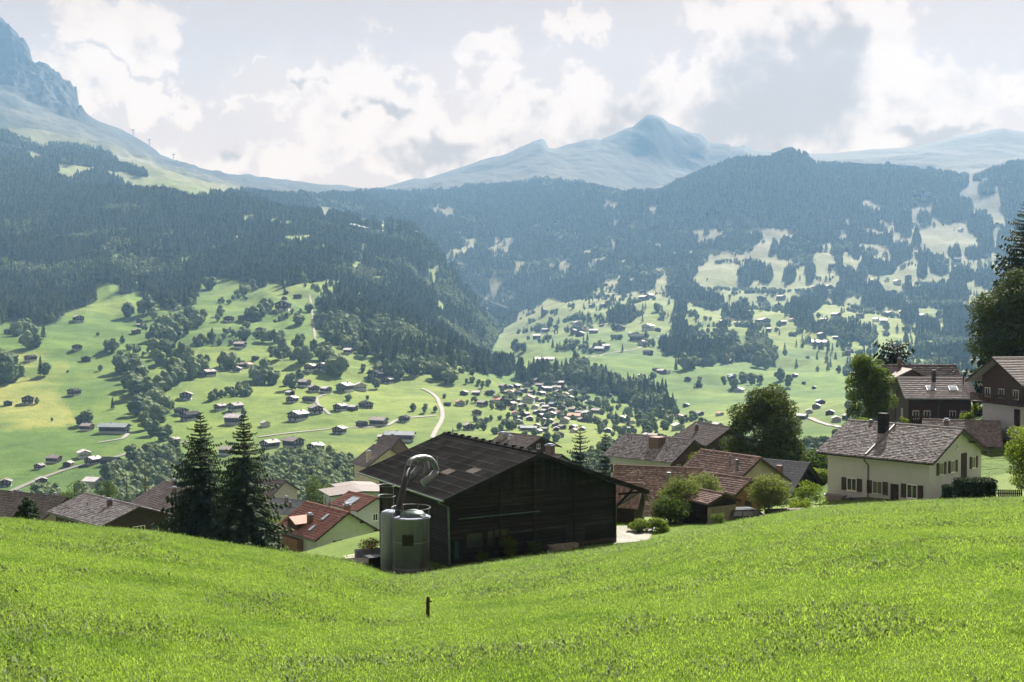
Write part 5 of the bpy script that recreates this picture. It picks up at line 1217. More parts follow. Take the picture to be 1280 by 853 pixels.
part('sill_beam', MB().box(6.8, X1, Y0_ - .22, Y0_ - .10, .35, .55), M['wood_dark'], barn)
# roof: corrugated sheets, each its own piece
corr = {}
def sheet(w_, l_, key):
    if key in corr: return corr[key]
    mb = MB(); nw = 7; pts = []
    for k in range(nw * 4 + 1):
        y = w_ * k / (nw * 4); z = .022 * math.sin(2 * math.pi * k / 4 + .3)
        pts.append((y, z))
    nq = len(pts) - 1
    for (y, z) in pts: mb.v += [(0, y, z), (l_, y, z)]
    for k in range(len(pts) - 1): mb.f.append((2 * k, 2 * k + 1, 2 * k + 3, 2 * k + 2))
    o = len(mb.v)
    for (y, z) in pts: mb.v += [(l_ * .88, y, z + .006), (l_ + .004, y, z + .006)]
    for k in range(nq): mb.f.append((o + 2 * k, o + 2 * k + 1, o + 2 * k + 3, o + 2 * k + 2))
    n0 = nq; o = len(mb.v)
    for (y, z) in pts: mb.v.append((l_, y, z - .02))
    for k in range(len(pts) - 1): mb.f.append((2 * k + 1, o + k, o + k + 1, 2 * k + 3))
    me = mb.mesh('roof_sheet', M[key[0]]); me.materials.append(M['roof_edge'])
    for k in range(n0, 2 * n0): me.polygons[k].material_index = 1
    corr[key] = me; return me
roof = part('roof', MB().prism([(BR, bz(BR)), (0, EZ), (0, EZ + .10), (BR, bz(BR) + .10)], 0, BL).prism([(BR, bz(BR)), (BW, bz(BW)), (BW, bz(BW) + .10), (BR, bz(BR) + .10)], 0, BL), M['wood_black'], barn)
ang = math.atan(KB); NCS = 13
for side, run in ((-1, BR), (1, BW - BR)):
    sl = run / math.cos(ang); nr = 9 if side < 0 else 10; l_ = sl / nr; w_ = BL / NCS
    for i in range(nr):
        for j in range(NCS):
            pale = side < 0 and (i, j) in ((5, 4), (4, 2))
            key = ('roof_pale' if pale else 'roof_black', side)
            o = link('roof_sheet', sheet(w_ * 1.0, l_ * 1.05, key), roof)
            a = i * l_; x = BR + side * a * math.cos(ang); z = bz(BR) - a * math.sin(ang) + .135 + .012 * r.random()
            tilt = ang + .010 + r.uniform(-.006, .006)
            if side > 0: o.rotation_euler = (0, tilt - .02, 0); o.location = (x, j * w_, z)
            else: o.rotation_euler = (0, tilt - .02, math.pi); o.location = (x, (j + 1) * w_, z)
            if pale: o['label'] = 'bare pale patch among the black roof sheets'
for j in range(13):
    part('ridge_cap', MB().prism([(BR - .22, bz(BR) + .06), (BR - .2, bz(BR) + .14), (BR, bz(BR) + .235), (BR + .2, bz(BR) + .14), (BR + .22, bz(BR) + .06), (BR, bz(BR) + .19)], j * BL / 13 + .01, (j + 1) * BL / 13 - .02).box(BR - .1, BR + .1, j * BL / 13 + .15, j * BL / 13 + .4, bz(BR) + .2, bz(BR) + .31), M['roof_black'], roof)
part('barge_board', MB().prism([(BR, bz(BR) - .16), (-.02, EZ - .16), (-.02, EZ + .16), (BR, bz(BR) + .16)], -.05, -.008).prism([(BR, bz(BR) - .16), (BW + .02, bz(BW) - .16), (BW + .02, bz(BW) + .16), (BR, bz(BR) + .16)], -.05, -.008), M['roof_black'], roof)
part('gutter', MB().prism([(-.16, EZ + .10), (-.13, EZ), (-.03, EZ), (0, EZ + .10)], -.05, BL), M['gutter'], roof)
for k in range(8): part('rafter', MB().prism([(.1, EZ - .1), (1.2, bz(1.2) - .1), (1.2, bz(1.2) - .02), (.1, EZ - .02)], .9 + k * 1.6, 1.05 + k * 1.6), M['wood_black'], roof)
part('downpipe', MB().tube([(-.08, .55, EZ), (-.08, .55, EZ - .15), (X0 - .12, Y0_ - .15, EZ - .5), (X0 - .05, Y0_ - .18, .0)], .065, 8), M['gutter'], barn)
part('downpipe', MB().tube([(BW - .1, 1.0, bz(BW)), (BW - .2, .95, bz(BW) - .2), (X1 + .12, Y0_ - .05, bz(BW) - 1.0), (X1 + .12, Y0_ - .05, -.5)], .06, 8), M['gutter'], barn)
for y in (Y0_ + .1, Y0_ + 3.9, Y0_ + 7.7): part('brace', MB().tube([(X1 + .02, y, 2.4), (BW - .6, y, bz(BW - .6) - .08)], .09, 5), M['wood_black'], barn)
for y in (.35, 7, BL - .3): part('purlin', MB().box(X1, BW - .3, y - .08, y + .08, bz(BW) - .05, bz(BW) + .06), M['wood_black'], roof)
part('meter_box', MB().box(X0 + .25, X0 + .55, Y0_ - .25, Y0_ - .07, .35, 1.25).box(X0 + .28, X0 + .5, Y0_ - .3, Y0_ - .12, 1.25, 1.5), M['green_box'], barn)
# vegetation and stored things along the gable foot (in the shade)
def bl(x, y, z): return bo + xd * x + yd * y + Vector((0, 0, z))
for i, (x, w_, h_, lb) in enumerate([(4.6, 1.6, 1.5, 'dark bush against the barn gable, left of the barn door'), (6.6, 1.3, 1.0, 'low dark bush at the foot of the barn gable'), (2.7, 1.0, .8, 'small weedy bush under the barn window')]):
    p = bl(x, Y0_ - .9, 0); p.z = float(near_z(p.x, p.y)) - .05
    leafy_tree('bush', lb, 'bush', p, h_, w_, 70 + i, 900, .07, 'leaf', .0, 16, group='bushes along the barn gable', limbs=4)
# boards leaning / firewood pile
wp = empty('firewood_stack', 'grey firewood stack in the shade along the barn gable', 'firewood', bl(8.0, Y0_ - .55, .0), rot)
me = MB().tube([(0, 0, 0), (0, .5, 0)], .065, 6).mesh('log', M['wood_pale'])
for i in range(16):
    for j in range(5): o = link('log', me, wp, (i * .135 + (j % 2) * .065, -.05 + r.uniform(-.03, .03), j * .118 + .05))

# ------------------------------------------------------------------ silos and blower pipe
ps = at(514, 715, 67.4); sil = empty('silo', 'round grey concrete silo with domed lid and barred hatch, in front of the barn', 'silo', (ps.x, ps.y, -16.2), rot)
R_ = 1.14; HS = 4.1
part('shell', MB().lathe([(R_, -.8), (R_, HS - .12), (R_ + .05, HS - .1), (R_ + .05, HS), (R_ - .03, HS + .02)], 0, 0, 40), M['concrete'], sil, True)
part('lid', MB().lathe([(R_ - .35, HS + .0), (R_ - .36, HS + .12), (R_ - .55, HS + .30), (R_ - .9, HS + .4), (.02, HS + .43)], .12, 0, 28), M['gutter'], sil, True)
rib = part('joint_band', MB().lathe([(R_ + .015, 1.0), (R_ + .015, 1.05)], 0, 0, 40).lathe([(R_ + .015, 2.6), (R_ + .015, 2.65)], 0, 0, 40), M['concrete'], sil)
# hatch faces the camera: angle in local frame
va = math.atan2(-ps.y, -ps.x) - rot - .15
hm_ = Matrix.Rotation(va - .02, 4, 'Z')
ht = part('hatch', MB().box(R_ - .1, R_ + .05, -.34, .34, HS - 1.6, HS - .95, hm_), M['black'], sil)
for k in range(4): part('bar', MB().box(R_ + .05, R_ + .075, -.30 + k * .185, -.24 + k * .185, HS - 1.57, HS - .98, hm_), M['wood_black'], ht)
pts = [((R_ + .05) * math.cos(a), (R_ + .05) * math.sin(a), HS + .55 + .0) for a in np.linspace(0, 2 * math.pi, 33)]
rl = part('railing', MB().tube(pts, .022, 5), M['steel'], sil)
for a in np.linspace(0, 2 * math.pi, 9)[:-1]: part('rail_post', MB().tube([((R_ + .02) * math.cos(a), (R_ + .02) * math.sin(a), HS - .05), ((R_ + .05) * math.cos(a), (R_ + .05) * math.sin(a), HS + .55)], .018, 5), M['steel'], rl)
lm = Matrix.Rotation(va + .95, 4, 'Z'); part('ladder_arm', MB().box(R_ - .5, R_ + .3, -.05, .05, HS + .05, HS + .13, lm), M['steel'], sil)
q = at(487, 715, 68.3); sm = empty('slim_silo', 'slimmer grey silo tube standing left against the round silo', 'silo', (q.x, q.y, -16.1), rot)
part('shell', MB().lathe([(.56, -.8), (.56, 3.95), (.5, 4.12), (.3, 4.22), (.02, 4.25)], 0, 0, 28), M['concrete'], sm, True)
for z in (5.1, 5.75):
    pts = [(.5 * math.cos(a) - .1, .62 * math.sin(a) + .2, z) for a in np.linspace(0.4, 2 * math.pi - .4, 17)]
    part('hoop', MB().tube(pts, .022, 5), M['steel'], sm)
part('hoop_post', MB().tube([(.36, .2, 4.2), (.36, .2, 5.8)], .03, 5), M['steel'], sm)
# blower duct: black riser from between the silos, over the eave, silver bend onto the roof
bp = empty('blower_pipe', 'black and silver forage blower pipe bending over the barn eave onto the roof', 'blower pipe', (0, 0, 0))
A0 = at(495.5, 648, 67.6); A1 = at(510.5, 583, 68.6)
part('riser', MB().tube([A0 + Vector((0, 0, -.6)), A0, A1], .2, 14), M['black'], bp, True)
bend = [A1 - (A1 - A0).normalized() * .15, A1, at(513, 577, 68.8), at(520, 573, 69.2), at(530, 572, 69.8), at(538, 574, 70.2), at(543, 580, 70.5), at(546, 588, 70.7)]
bend_s = []
for i_ in range(len(bend) - 1):
    p0, p1, p2, p3 = bend[max(i_ - 1, 0)], bend[i_], bend[i_ + 1], bend[min(i_ + 2, len(bend) - 1)]
    for t_ in (0, .25, .5, .75): bend_s.append(0.5 * ((2 * p1) + (p2 - p0) * t_ + (2 * p0 - 5 * p1 + 4 * p2 - p3) * t_ * t_ + (3 * p1 - p0 - 3 * p2 + p3) * t_ ** 3))
bend_s.append(bend[-1])
be = part('bend', MB().tube(bend_s, .175, 16), M['steel'], bp, True)
for k in range(1, 7):
    p = bend[k]; d = (bend[min(k + 1, 7)] - bend[k - 1]).normalized(); part('band', MB().tube([p - d * .03, p + d * .03], .19, 14), M['steel'], be)
def cowl(p, w0, w1, h, ang_):
    mb = MB(); n = 12
    mb.tube([p + Vector((0, 0, 0)), p + Vector((-.35, -.25, -h * .55)), p + Vector((-.85, -.55, -h))], [w0, (w0 + w1) / 2, w1], n)
    return mb
part('outlet', cowl(at(546, 588, 70.7), .18, .30, .8, 0), M['steel'], bp, True)
part('second_bend', MB().tube([at(523, 578, 71.6), at(527, 573, 72), at(532, 575, 72.2), at(534, 584, 72.2), at(531, 594, 72)], [.14, .16, .16, .17, .19], 12), M['steel'], bp, True)
part('second_outlet', cowl(at(523.5, 584, 71.6), .18, .30, .9, 0), M['steel'], bp, True)
part('stay_rod', MB().tube([at(547, 596, 71.0), at(546.5, 571, 71.0)], .035, 6), M['steel'], bp)
part('stay_cable', MB().tube([A1, at(502, 622, 68.0)], .02, 5), M['steel'], bp)

# things left of the silos: bin, low wall with flowers, yard slabs
q = at(467, 716, 69.2); tb = empty('waste_bin', 'black wheeled bin beside the slim silo', 'bin', (q.x, q.y, q.z), .5)
part('body', MB().prism([(-.42, 0), (.42, 0), (.5, .95), (-.5, .95)], -.4, .4), M['black'], tb)
part('lid', MB().prism([(-.53, .95), (.53, .95), (.45, 1.06), (-.45, 1.06)], -.45, .45), M['black'], tb)
for x in (-.35, .35): part('wheel', MB().tube([(x - .04, .42, .1), (x + .04, .42, .1)], .1, 12), M['rubber'], tb)
q = at(462, 700, 76); pw = empty('garden_wall', 'low stone planter wall with pink and yellow flowers left of the silos', 'planter', (q.x, q.y, q.z), .35)
part('wall', MB().box(-1.0, .9, -.3, .3, -.8, .75).box(.2, .9, -.9, -.3, -.8, .45), M['concrete'], pw)
me, C_, cr_ = crown_mesh('foliage', 91, .7, 1.9, 900, .055, M['leaf_bright'], .0, 14); o = link('foliage', me, pw, (0, 0, .65))
me, C_, cr_ = crown_mesh('blossom', 92, .75, 1.9, 160, .045, M['flower'], .0, 14); o = link('blossom', me, pw, (0, 0, .7))
for nm, s in (('yard', '424,694 440,690 462,688 478,690'), ('driveway', '432,708 445,703 458,701 472,700')):
    pass
def patch(name, corners, m, lift=.05, n=10):
    """four-cornered sheet draped on the near ground"""
    V = []; P = [Vector(c) for c in corners]
    for i in range(n + 1):
        for j in range(n + 1):
            a = P[0].lerp(P[1], j / n); b = P[3].lerp(P[2], j / n); p = a.lerp(b, i / n); V.append((p.x, p.y, float(near_z(p.x, p.y)) + lift))
    Fq = [(i * (n + 1) + j, i * (n + 1) + j + 1, (i + 1) * (n + 1) + j + 1, (i + 1) * (n + 1) + j) for i in range(n) for j in range(n)]
    o = link(name, npmesh(name, np.array(V), np.array(Fq), m, True)); o['kind'] = 'structure'; return o
def gp_(px, Y):
    x = (px - 640) / F * Y; return Vector((x, Y, 0))
patch('concrete_yard', [gp_(436, 69.5), gp_(480, 69.5), gp_(482, 80), gp_(428, 80)], M['slab'], .06)
patch('gravel_drive', [gp_(766, 74.6), gp_(812, 76), gp_(822, 84), gp_(764, 82)], M['asphalt'], .06)

# ------------------------------------------------------------------ meadow post
q = None
for yy_ in np.arange(12, 60, .1):
    xx_ = (534 - 640) / F * yy_; zz_ = float(near_z(xx_, yy_))
    if proj(xx_, yy_, zz_)[1] <= 776: q = Vector((xx_, yy_, zz_)); break
pt = empty('fence_post', 'short weathered wooden post standing alone in the near meadow', 'post', q)
part('stake', MB().tube([(0, 0, -.2), (.005, 0, .25), (.01, 0, .47), (.01, 0, .50)], [.042, .04, .038, .02], 7), M['wood_dark'], pt)
part('insulator', MB().tube([(.04, 0, .4), (.09, 0, .4)], .015, 6), M['black'], pt)

# ------------------------------------------------------------------ shed, car, wood pile
h = House('garden_shed', 'small dark shed with pale reddish roof between the fruit trees and the car', 884.5, 632, 84, math.radians(33), 3.5, 3.4, .62, 1.75, .22, .3, 'wood_black', 'roof_orange', tsize=.24, cat='shed', deep=1)
part('front_panel', MB().box(h.x0 + .05, h.x1 - .05, h.y0 - .04, h.y0 - .003, 0, 1.5), M['wood_pale'], h.t, label='grey weathered boards on the gable end')
h.y0 -= .04; h.door('F', -.6, 0, .8, 1.45, 'wood_pale'); h.win('L', .3, .7, .5, .5, 1, None, 'wood_dark')

cq = at(938, 652, 86.5); cz = -16.35
car = empty('parked_car', 'dark estate car parked beside the garden shed, nose to the right', 'car', (cq.x, cq.y, cz), math.radians(8))
prof = [(-1.95, .35), (-1.98, .75), (-1.9, .98), (-1.72, 1.42), (-1.5, 1.5), (.05, 1.5), (.35, 1.42), (.95, .98), (1.75, .86), (1.98, .68), (2.0, .35)]
body = MB(); nx = []
for (y, inset, ins_t) in ((-.82, 0, .0), (.82, 0, .0)): pass
low = [(-1.95, .3), (-1.98, .75), (-1.92, .96), (.98, .96), (1.75, .86), (1.98, .68), (2.0, .3)]
body.prism(low, -.83, .83)
g_ = [(-1.9, .955), (-1.74, 1.38), (-1.5, 1.47), (.05, 1.47), (.33, 1.40), (.98, .955)]
V = [(x, -.80 + (z - .955) * .28, z) for x, z in g_] + [(x, .80 - (z - .955) * .28, z) for x, z in g_]
nn = len(g_); cab = MB().add(V, [tuple(range(nn))[::-1], tuple(range(nn, 2 * nn))] + [(i, (i + 1) % nn, nn + (i + 1) % nn, nn + i) for i in range(nn)])
bdy = part('body', body, M['carpaint'], car); part('cabin', cab, M['carpaint'], car)
for sgn in (-1, 1):
    for a, b in ((-1.66, -.95), (-.88, -.05), (.02, .62)):
        mb = MB(); zl, zh = 1.0, 1.36
        hi = lambda x: min(x, .30) if x > .3 else x
        a2 = max(a, -1.62) + (.10 if a < -1.6 else 0); b2 = min(b, .34) if b > .5 else b
        yl = (.80 - (zl - .955) * .28 + .006) * sgn; yh = (.80 - (zh - .955) * .28 + .006) * sgn
        mb.add([(a, yl, zl), (b, yl, zl), (b2, yh, zh), (a2, yh, zh)], [(0, 1, 2, 3) if sgn < 0 else (3, 2, 1, 0)]); part('side_window', mb, M['glass_sky'], car)
part('windscreen', MB().add([(.98 + .0, -.74, 1.0), (.98, .74, 1.0), (.37, .62, 1.39), (.37, -.62, 1.39)], [(0, 1, 2, 3)]), M['glass_sky'], car)
part('rear_window', MB().add([(-1.9, -.7, 1.0), (-1.9, .7, 1.0), (-1.775, .62, 1.35), (-1.775, -.62, 1.35)], [(3, 2, 1, 0)]), M['glass'], car)
for x in (-1.25, 1.25):
    for y in (-.8, .8):
        wv = part('wheel', MB().tube([(x, y - .1, .31), (x, y + .1, .31)], .315, 20), M['rubber'], car)
        part('rim', MB().tube([(x, y - .11, .31), (x, y + .11, .31)], .19, 12), M['steel'], wv)
for y in (-.62, .62):
    part('headlight', MB().box(1.9, 1.995, y - .17, y + .17, .62, .76), M['glass_sky'], car); part('tail_light', MB().box(-2.0, -1.93, y - .14, y + .14, .7, .95), M['flower'], car)
for y in (-.6, .6): part('roof_rail', MB().tube([(-1.4, y, 1.49), (-1.35, y, 1.53), (-.1, y, 1.53), (0, y, 1.48)], .02, 5), M['steel'], car)
for y in (-.86, .86): part('mirror', MB().box(.5, .66, y - .1, y + .1, .98, 1.12), M['carpaint'], car)
part('bumper', MB().box(1.96, 2.06, -.78, .78, .32, .5).box(-2.05, -1.95, -.78, .78, .32, .55), M['black'], car)

q = at(985, 652, 84.5); ls = empty('timber_stack', 'long low pile of dark logs behind the meadow crest, right of the small fruit tree', 'log pile', (q.x, q.y, -15.55), .15)
lm_ = MB().tube([(-1.5, 0, 0), (1.5, 0, 0)], .12, 7).mesh('log', M['wood_dark'])
for j in range(4):
    for i in range(6 - j): link('log', lm_, ls, (r.uniform(-.15, .15), i * .25 + j * .125, .1 + j * .21))
# garden things at the cream house foot
cr_t = cream.t; cp = cr_t.location; crot = cr_t.rotation_euler[2]; cx_ = Vector((math.cos(crot), math.sin(crot), 0)); cy_ = Vector((-math.sin(crot), math.cos(crot), 0))
def cl(x, y, z=0): return cp + cx_ * x + cy_ * y + Vector((0, 0, z))
for i, (y, hh, lb) in enumerate([(3.6, .55, 'sawn wood stacked under grey sheets at the left end of the cream house'), (1.0, .45, 'tarp-covered woodpile under the middle windows of the cream house')]):
    t = empty('woodpile', lb, 'woodpile', cl(-6.6, y), crot)
    me = MB().box(-.35, .35, -.9, .9, 0, .07).mesh('board', M['wood_pale'])
    for k in range(int(hh / .085)): link('board', me, t, (r.uniform(-.05, .05), r.uniform(-.1, .1), k * .085))
    part('cover', MB().prism([(-.5, hh - .08), (.5, hh - .05), (.42, hh + .04), (0, hh + .12), (-.42, hh + .03)], -1.05, 1.05), M['roof_tin' if i == 0 else 'black'], t)
t = empty('garden_tub', 'pale tub standing by the dark door of the cream house', 'tub', cl(-6.5, -1.0), 0); part('bowl', MB().lathe([(.38, 0), (.5, .5), (.54, .62), (.48, .6)], 0, 0, 16), M['plaster_grey'], t)
part('soil', MB().lathe([(.46, .56), (.01, .6)], 0, 0, 12), M['wood_black'], t)
t = empty('garden_post', 'slim dark lamp post at the corner of the cream house', 'lamp post', cl(-2.5, -7.6), 0); part('pole', MB().tube([(0, 0, -.5), (0, 0, 2.3)], .035, 6), M['black'], t); part('lamp_head', MB().lathe([(.06, 2.3), (.12, 2.45), (.03, 2.55)], 0, 0, 10), M['black'], t)
t = empty('wooden_gate', 'low wooden fence panel between the clipped hedge and the right shrub', 'fence', at(1262, 627, 88), -.1)
for k in range(12): part('picket', MB().box(k * .16 - .9, k * .16 - .78, 0, .03, -.3, .95), M['wood_dark'], t)
part('rail', MB().box(-.95, 1.0, .03, .07, .6, .68).box(-.95, 1.0, .03, .07, .1, .18), M['wood_dark'], t)

# ------------------------------------------------------------------ near trees and shrubs
def base_at(px, Y, dz=0.0):
    x = (px - 640) / F * Y
    z = float(near_z(x, Y)) if Y < YNEAR else ground(x, Y)
    return Vector((x, Y, z + dz))
def tall(px, pytop, Y, dz=0.0):
    b = base_at(px, Y, dz); return b, at(px, pytop, Y).z - b.z
b, hh = tall(250, 514, 112); spruce('spruce_tree', 'tall dark spruce, the left one of the pair behind the meadow crest', b, hh, 4.4, 1, 52, 12, 9, 'tall spruces behind the crest', droop=.42, taper=.78)
b, hh = tall(304, 516, 110); spruce('spruce_tree', 'tall dark spruce, the right one of the pair, beside the red roofed house', b, hh, 4.1, 2, 50, 12, 9, 'tall spruces behind the crest', droop=.42, taper=.78)
b, hh = tall(725, 529, 170); spruce('spruce_tree', 'mid-distance dark spruce over the barn gable, left of its twin', b, hh, 3.5, 3, 38, 13, 6, taper=.62)
b, hh = tall(757, 537, 172); spruce('spruce_tree', 'mid-distance dark spruce above the tiled farmhouse, right of its twin', b, hh, 3.2, 4, 38, 13, 6, taper=.62)
b, hh = tall(1281, 250, 158); spruce('spruce_tree', 'very tall dark spruce rising above the dense tree at the right edge', b, hh, 7.0, 5, 66, 12, 8, droop=.25, taper=.7)
b, hh = tall(180, 573, 235); spruce('larch_tree', 'pale green larch left of the twin spruces', b, hh, 3.4, 6, 20, 8, 5, m='leaf_grey', cat='larch')
b, hh = tall(157, 592, 238); spruce('larch_tree', 'smaller pale green larch just left of the taller larch', b, hh, 2.6, 7, 16, 8, 4, m='leaf_grey', cat='larch')
b, hh = tall(1116, 424, 165); spruce('pine_tree', 'dark flat-topped pine peeking out behind the tree left of the chalets', b, hh, 4.2, 8, 18, 8, 5, droop=.1, taper=.45, base=.45)
b, hh = tall(33, 616, 92); leafy_tree('thuja_shrub', 'dark clipped cone shrub standing on the left crest', 'shrub', b, hh, 2.4, 11, 7000, .07, 'needle', .0, 60, 4.0, lump=.55, limbs=3)
b, hh = tall(957, 473, 138, -1); leafy_tree('maple_tree', 'large dark round maple rising behind the slate roof', 'tree', b, hh, 11.2, 12, 38000, .165, 'leaf_dark', .06, 95, 1.0, lump=.72, limbs=20)
b, hh = tall(1088, 427, 138); leafy_tree('ash_tree', 'tall sunlit broadleaf tree left of the skylight chalet', 'tree', b, hh, 6.6, 13, 17000, .14, 'leaf', .12, 80, .6, lump=.75, limbs=14)
b, hh = tall(1278, 326, 146); leafy_tree('beech_tree', 'dense dark tree filling the right edge below the tall spruce', 'tree', b, hh, 15.0, 14, 56000, .17, 'leaf_dark', .04, 130, 1.2, lump=.75, limbs=16)
b, hh = tall(1288, 520, 86); leafy_tree('lilac_shrub', 'bright sunlit yellow-green shrub at the right edge', 'shrub', b, hh, 4.2, 15, 15000, .075, 'leaf_bright', .0, 70, .6, lump=.8)
b, hh = tall(1078, 514, 126); leafy_tree('garden_shrub', 'lit yellow-green shrub above the ridge of the cream house, left one', 'shrub', b + Vector((0, 0, -.5)), hh + .5, 3.6, 16, 5000, .1, 'leaf_bright', .0, 40)
b, hh = tall(1060, 523, 128); leafy_tree('garden_shrub', 'lit shrub above the left end of the cream house ridge', 'shrub', b, hh, 3.0, 17, 4000, .1, 'leaf_bright', .0, 40)
for i, (px, top, Y, w_, n, lf, m_, lb) in enumerate([
    (852, 592, 87, 3.6, 9000, .075, 'leaf_grey', 'leafy apple tree left of the garden shed'), (880, 585, 90, 3.4, 7000, .075, 'leaf_grey', 'apple tree behind the garden shed roof'),
    (838, 618, 85, 3.2, 8000, .07, 'leaf', 'dark round bush left of the garden shed'), (962, 593, 86, 3.6, 9000, .07, 'leaf_grey', 'small open-crowned fruit tree right of the parked car'),
    (876, 553, 150, 4.2, 6000, .09, 'leaf_grey', 'grey-green birch in front of the white-windowed chalet'), (800, 652, 80, 1.8, 2500, .06, 'leaf_bright', 'small weedy bush by the barn corner drive'),
    (822, 650, 80, 2.0, 3000, .06, 'leaf_bright', 'lit bush beside the drive, left of the dark bush'), (1012, 600, 100, 3.0, 3500, .075, 'leaf_bright', 'lit garden bush between slate roof and cream house'),
    (1000, 622, 92, 2.2, 3000, .06, 'leaf_bright', 'low vegetable-bed bush left of the cream house'), (768, 557, 176, 5.0, 5000, .12, 'leaf_grey', 'pale green tree just right of the mid-distance spruces'),
    (740, 565, 170, 3.2, 3000, .12, 'leaf_bright', 'yellow-green small tree between the two mid-distance spruces'), (1032, 565, 140, 7.0, 7000, .14, 'leaf', 'rounded tree right of the big maple, beside the cream house roof'),
    (1022, 585, 128, 4.0, 4000, .12, 'leaf_bright', 'sunlit shrub under the rounded tree beside the cream house'), (898, 648, 82, 1.5, 1500, .055, 'leaf', 'low bush in front of the garden shed'),
    (775, 606, 110, 2.4, 2000, .09, 'leaf', 'small dark bush beside the red tile ridge') if False else (905, 596, 104, 2.0, 1800, .07, 'leaf_bright', 'small lit shrub behind the timber outhouse'),
    (399, 572, 232, 8.6, 12000, .16, 'leaf', 'dark full tree above the red roofed house'), (357, 588, 262, 6.2, 8000, .15, 'leaf_bright', 'rounded sunlit tree right of the twin spruces'),
    (380, 612, 190, 5.0, 5000, .13, 'leaf', 'dark bushy tree between the pale brown and red roofs'), (345, 640, 165, 5.2, 6000, .12, 'leaf_grey', 'grey-green tree left of the red roofed house'),
    (330, 628, 150, 3.6, 4000, .11, 'leaf', 'dark shrub beside the right spruce foot'), (463, 620, 215, 3.8, 3000, .13, 'leaf_bright', 'small lit tree under the barn eave'),
    (132, 582, 225, 6.5, 8000, .15, 'leaf', 'dark slender broadleaf tree left of the larches'), (66, 590, 215, 7.5, 9000, .15, 'leaf', 'dark broad tree above the brown roofs at left, first of three'),
    (88, 592, 212, 8.0, 9000, .15, 'leaf', 'dark broad tree above the brown roofs at left, second of three'), (110, 600, 205, 6.0, 6000, .15, 'leaf', 'dark broad tree above the brown roofs at left, third of three'),
    (32, 612, 220, 5.0, 4000, .14, 'leaf', 'dark tree behind the cone shrub'), (12, 616, 225, 6, 4500, .15, 'leaf', 'dark tree at the left edge above the brown roof'), (160, 612, 200, 4, 3500, .13, 'leaf', 'small dark tree behind the ridge of the dark chalet'),
    (205, 600, 215, 5, 4500, .14, 'leaf_grey', 'grey-green tree between the larch and the left spruce'), (340, 668, 128, 2.6, 3000, .09, 'leaf', 'dark shrub in front of the right spruce'), (350, 680, 118, 2.2, 2500, .08, 'leaf_bright', 'low lit shrub below the red roofed house'),
    (1130, 520, 136, 2.0, 1800, .09, 'leaf_bright', 'small lit shrub left of the skylight chalet balcony'), (1222, 503, 150, 3.0, 2500, .1, 'leaf_bright', 'lit shrub between the two upper chalets'), (1208, 508, 132, 2.2, 2000, .09, 'leaf_bright', 'low lit shrub right of the skylight chalet')]):
    b, hh = tall(px, top, Y); leafy_tree('bush' if 'bush' in lb or 'shrub' in lb else 'garden_tree', lb, 'bush' if 'bush' in lb or 'shrub' in lb else 'tree', b + Vector((0, 0, -.1)), max(hh, 1.0) + .1, w_, 200 + i, n, lf, m_, .02 if 'bush' in lb or 'shrub' in lb else .14, max(18, min(60, n // 130)), .8, lump=.95)
# clipped hedge blocks beside the cream house
def hedge(name, label, px0, px1, Y, h, depth, seed):
    a = base_at(px0, Y); b_ = base_at(px1, Y); n = 5200; r = np.random.default_rng(seed)
    L = (b_ - a).length; t = empty(name, label, 'hedge', a, math.atan2(b_.y - a.y, b_.x - a.x))
    part('core', MB().box(.1, L - .1, .1, depth - .1, -.8, h - .12), M['needle'], t)
    P = np.stack([r.uniform(0, L, n), r.uniform(0, depth, n), r.uniform(-.3, h, n)], 1); k = r.integers(0, 4, n)
    P[k == 0, 1] = 0; P[k == 1, 2] = h; P[k == 2, 0] = 0; P[k == 3, 1] = 0; P += r.normal(0, .045, P.shape)
    A = runit(r, n); B = np.cross(A, runit(r, n)); B /= np.linalg.norm(B, axis=1)[:, None]
    V, Q = rhomb(P, A, B, .075, .045); link('foliage', npmesh('foliage', V, Q, M['needle']), t)
hedge('clipped_hedge', 'square dark clipped hedge right of the cream house gable', 1203, 1248, 92, 1.9, 1.6, 1)
hedge('clipped_hedge', 'narrower clipped hedge block touching the cream house gable', 1186, 1203, 95, 1.6, 1.2, 2)

# wooded band in the valley bottom behind the village
def band(n, seed, poly, h0, h1, label, name, y0=250, y1=1150, conf=False):
    def test(px, py, x, y, z, r): return inpoly(px, py, poly)
    x, y, z, px, py, r = sample(n, seed, y0, y1, test); h = r.uniform(h0, h1, len(x)); print(name, len(x))
    scatter(name, label, 'woods', np.stack([x, y, z - .4], 1), np.stack([h * r.uniform(.9, 1.2, len(x))] * 2 + [h], 1), np.stack([0 * x, 0 * x, r.uniform(0, 6.28, len(x))], 1), PC if conf else PB, seed)
band(42000, 11, '322,592 350,580 400,576 440,585 462,600 470,612 455,640 400,640 322,640', 8, 13, 'hazy riverside woods between the twin spruces and the barn', 'riverside_woods')
band(16000, 12, '130,596 165,572 215,566 235,580 235,640 130,640', 8, 13, 'woods below the valley road left of the twin spruces', 'roadside_woods')
band(9000, 13, '-300,640 0,640 60,618 130,622 240,640 240,660 -300,660', 8, 12, 'tree belt behind the brown roofs at the far left', 'village_edge_woods')
band(20000, 14, '590,600 700,596 760,560 800,556 1010,560 1060,548 1070,600 900,620 600,620', 7, 11, 'dark garden trees filling the gaps between the village roofs', 'village_garden_trees')
band(5000, 15, '1060,500 1110,496 1110,530 1060,540', 8, 12, 'trees between the cream house and the valley hamlet', 'slope_woods')

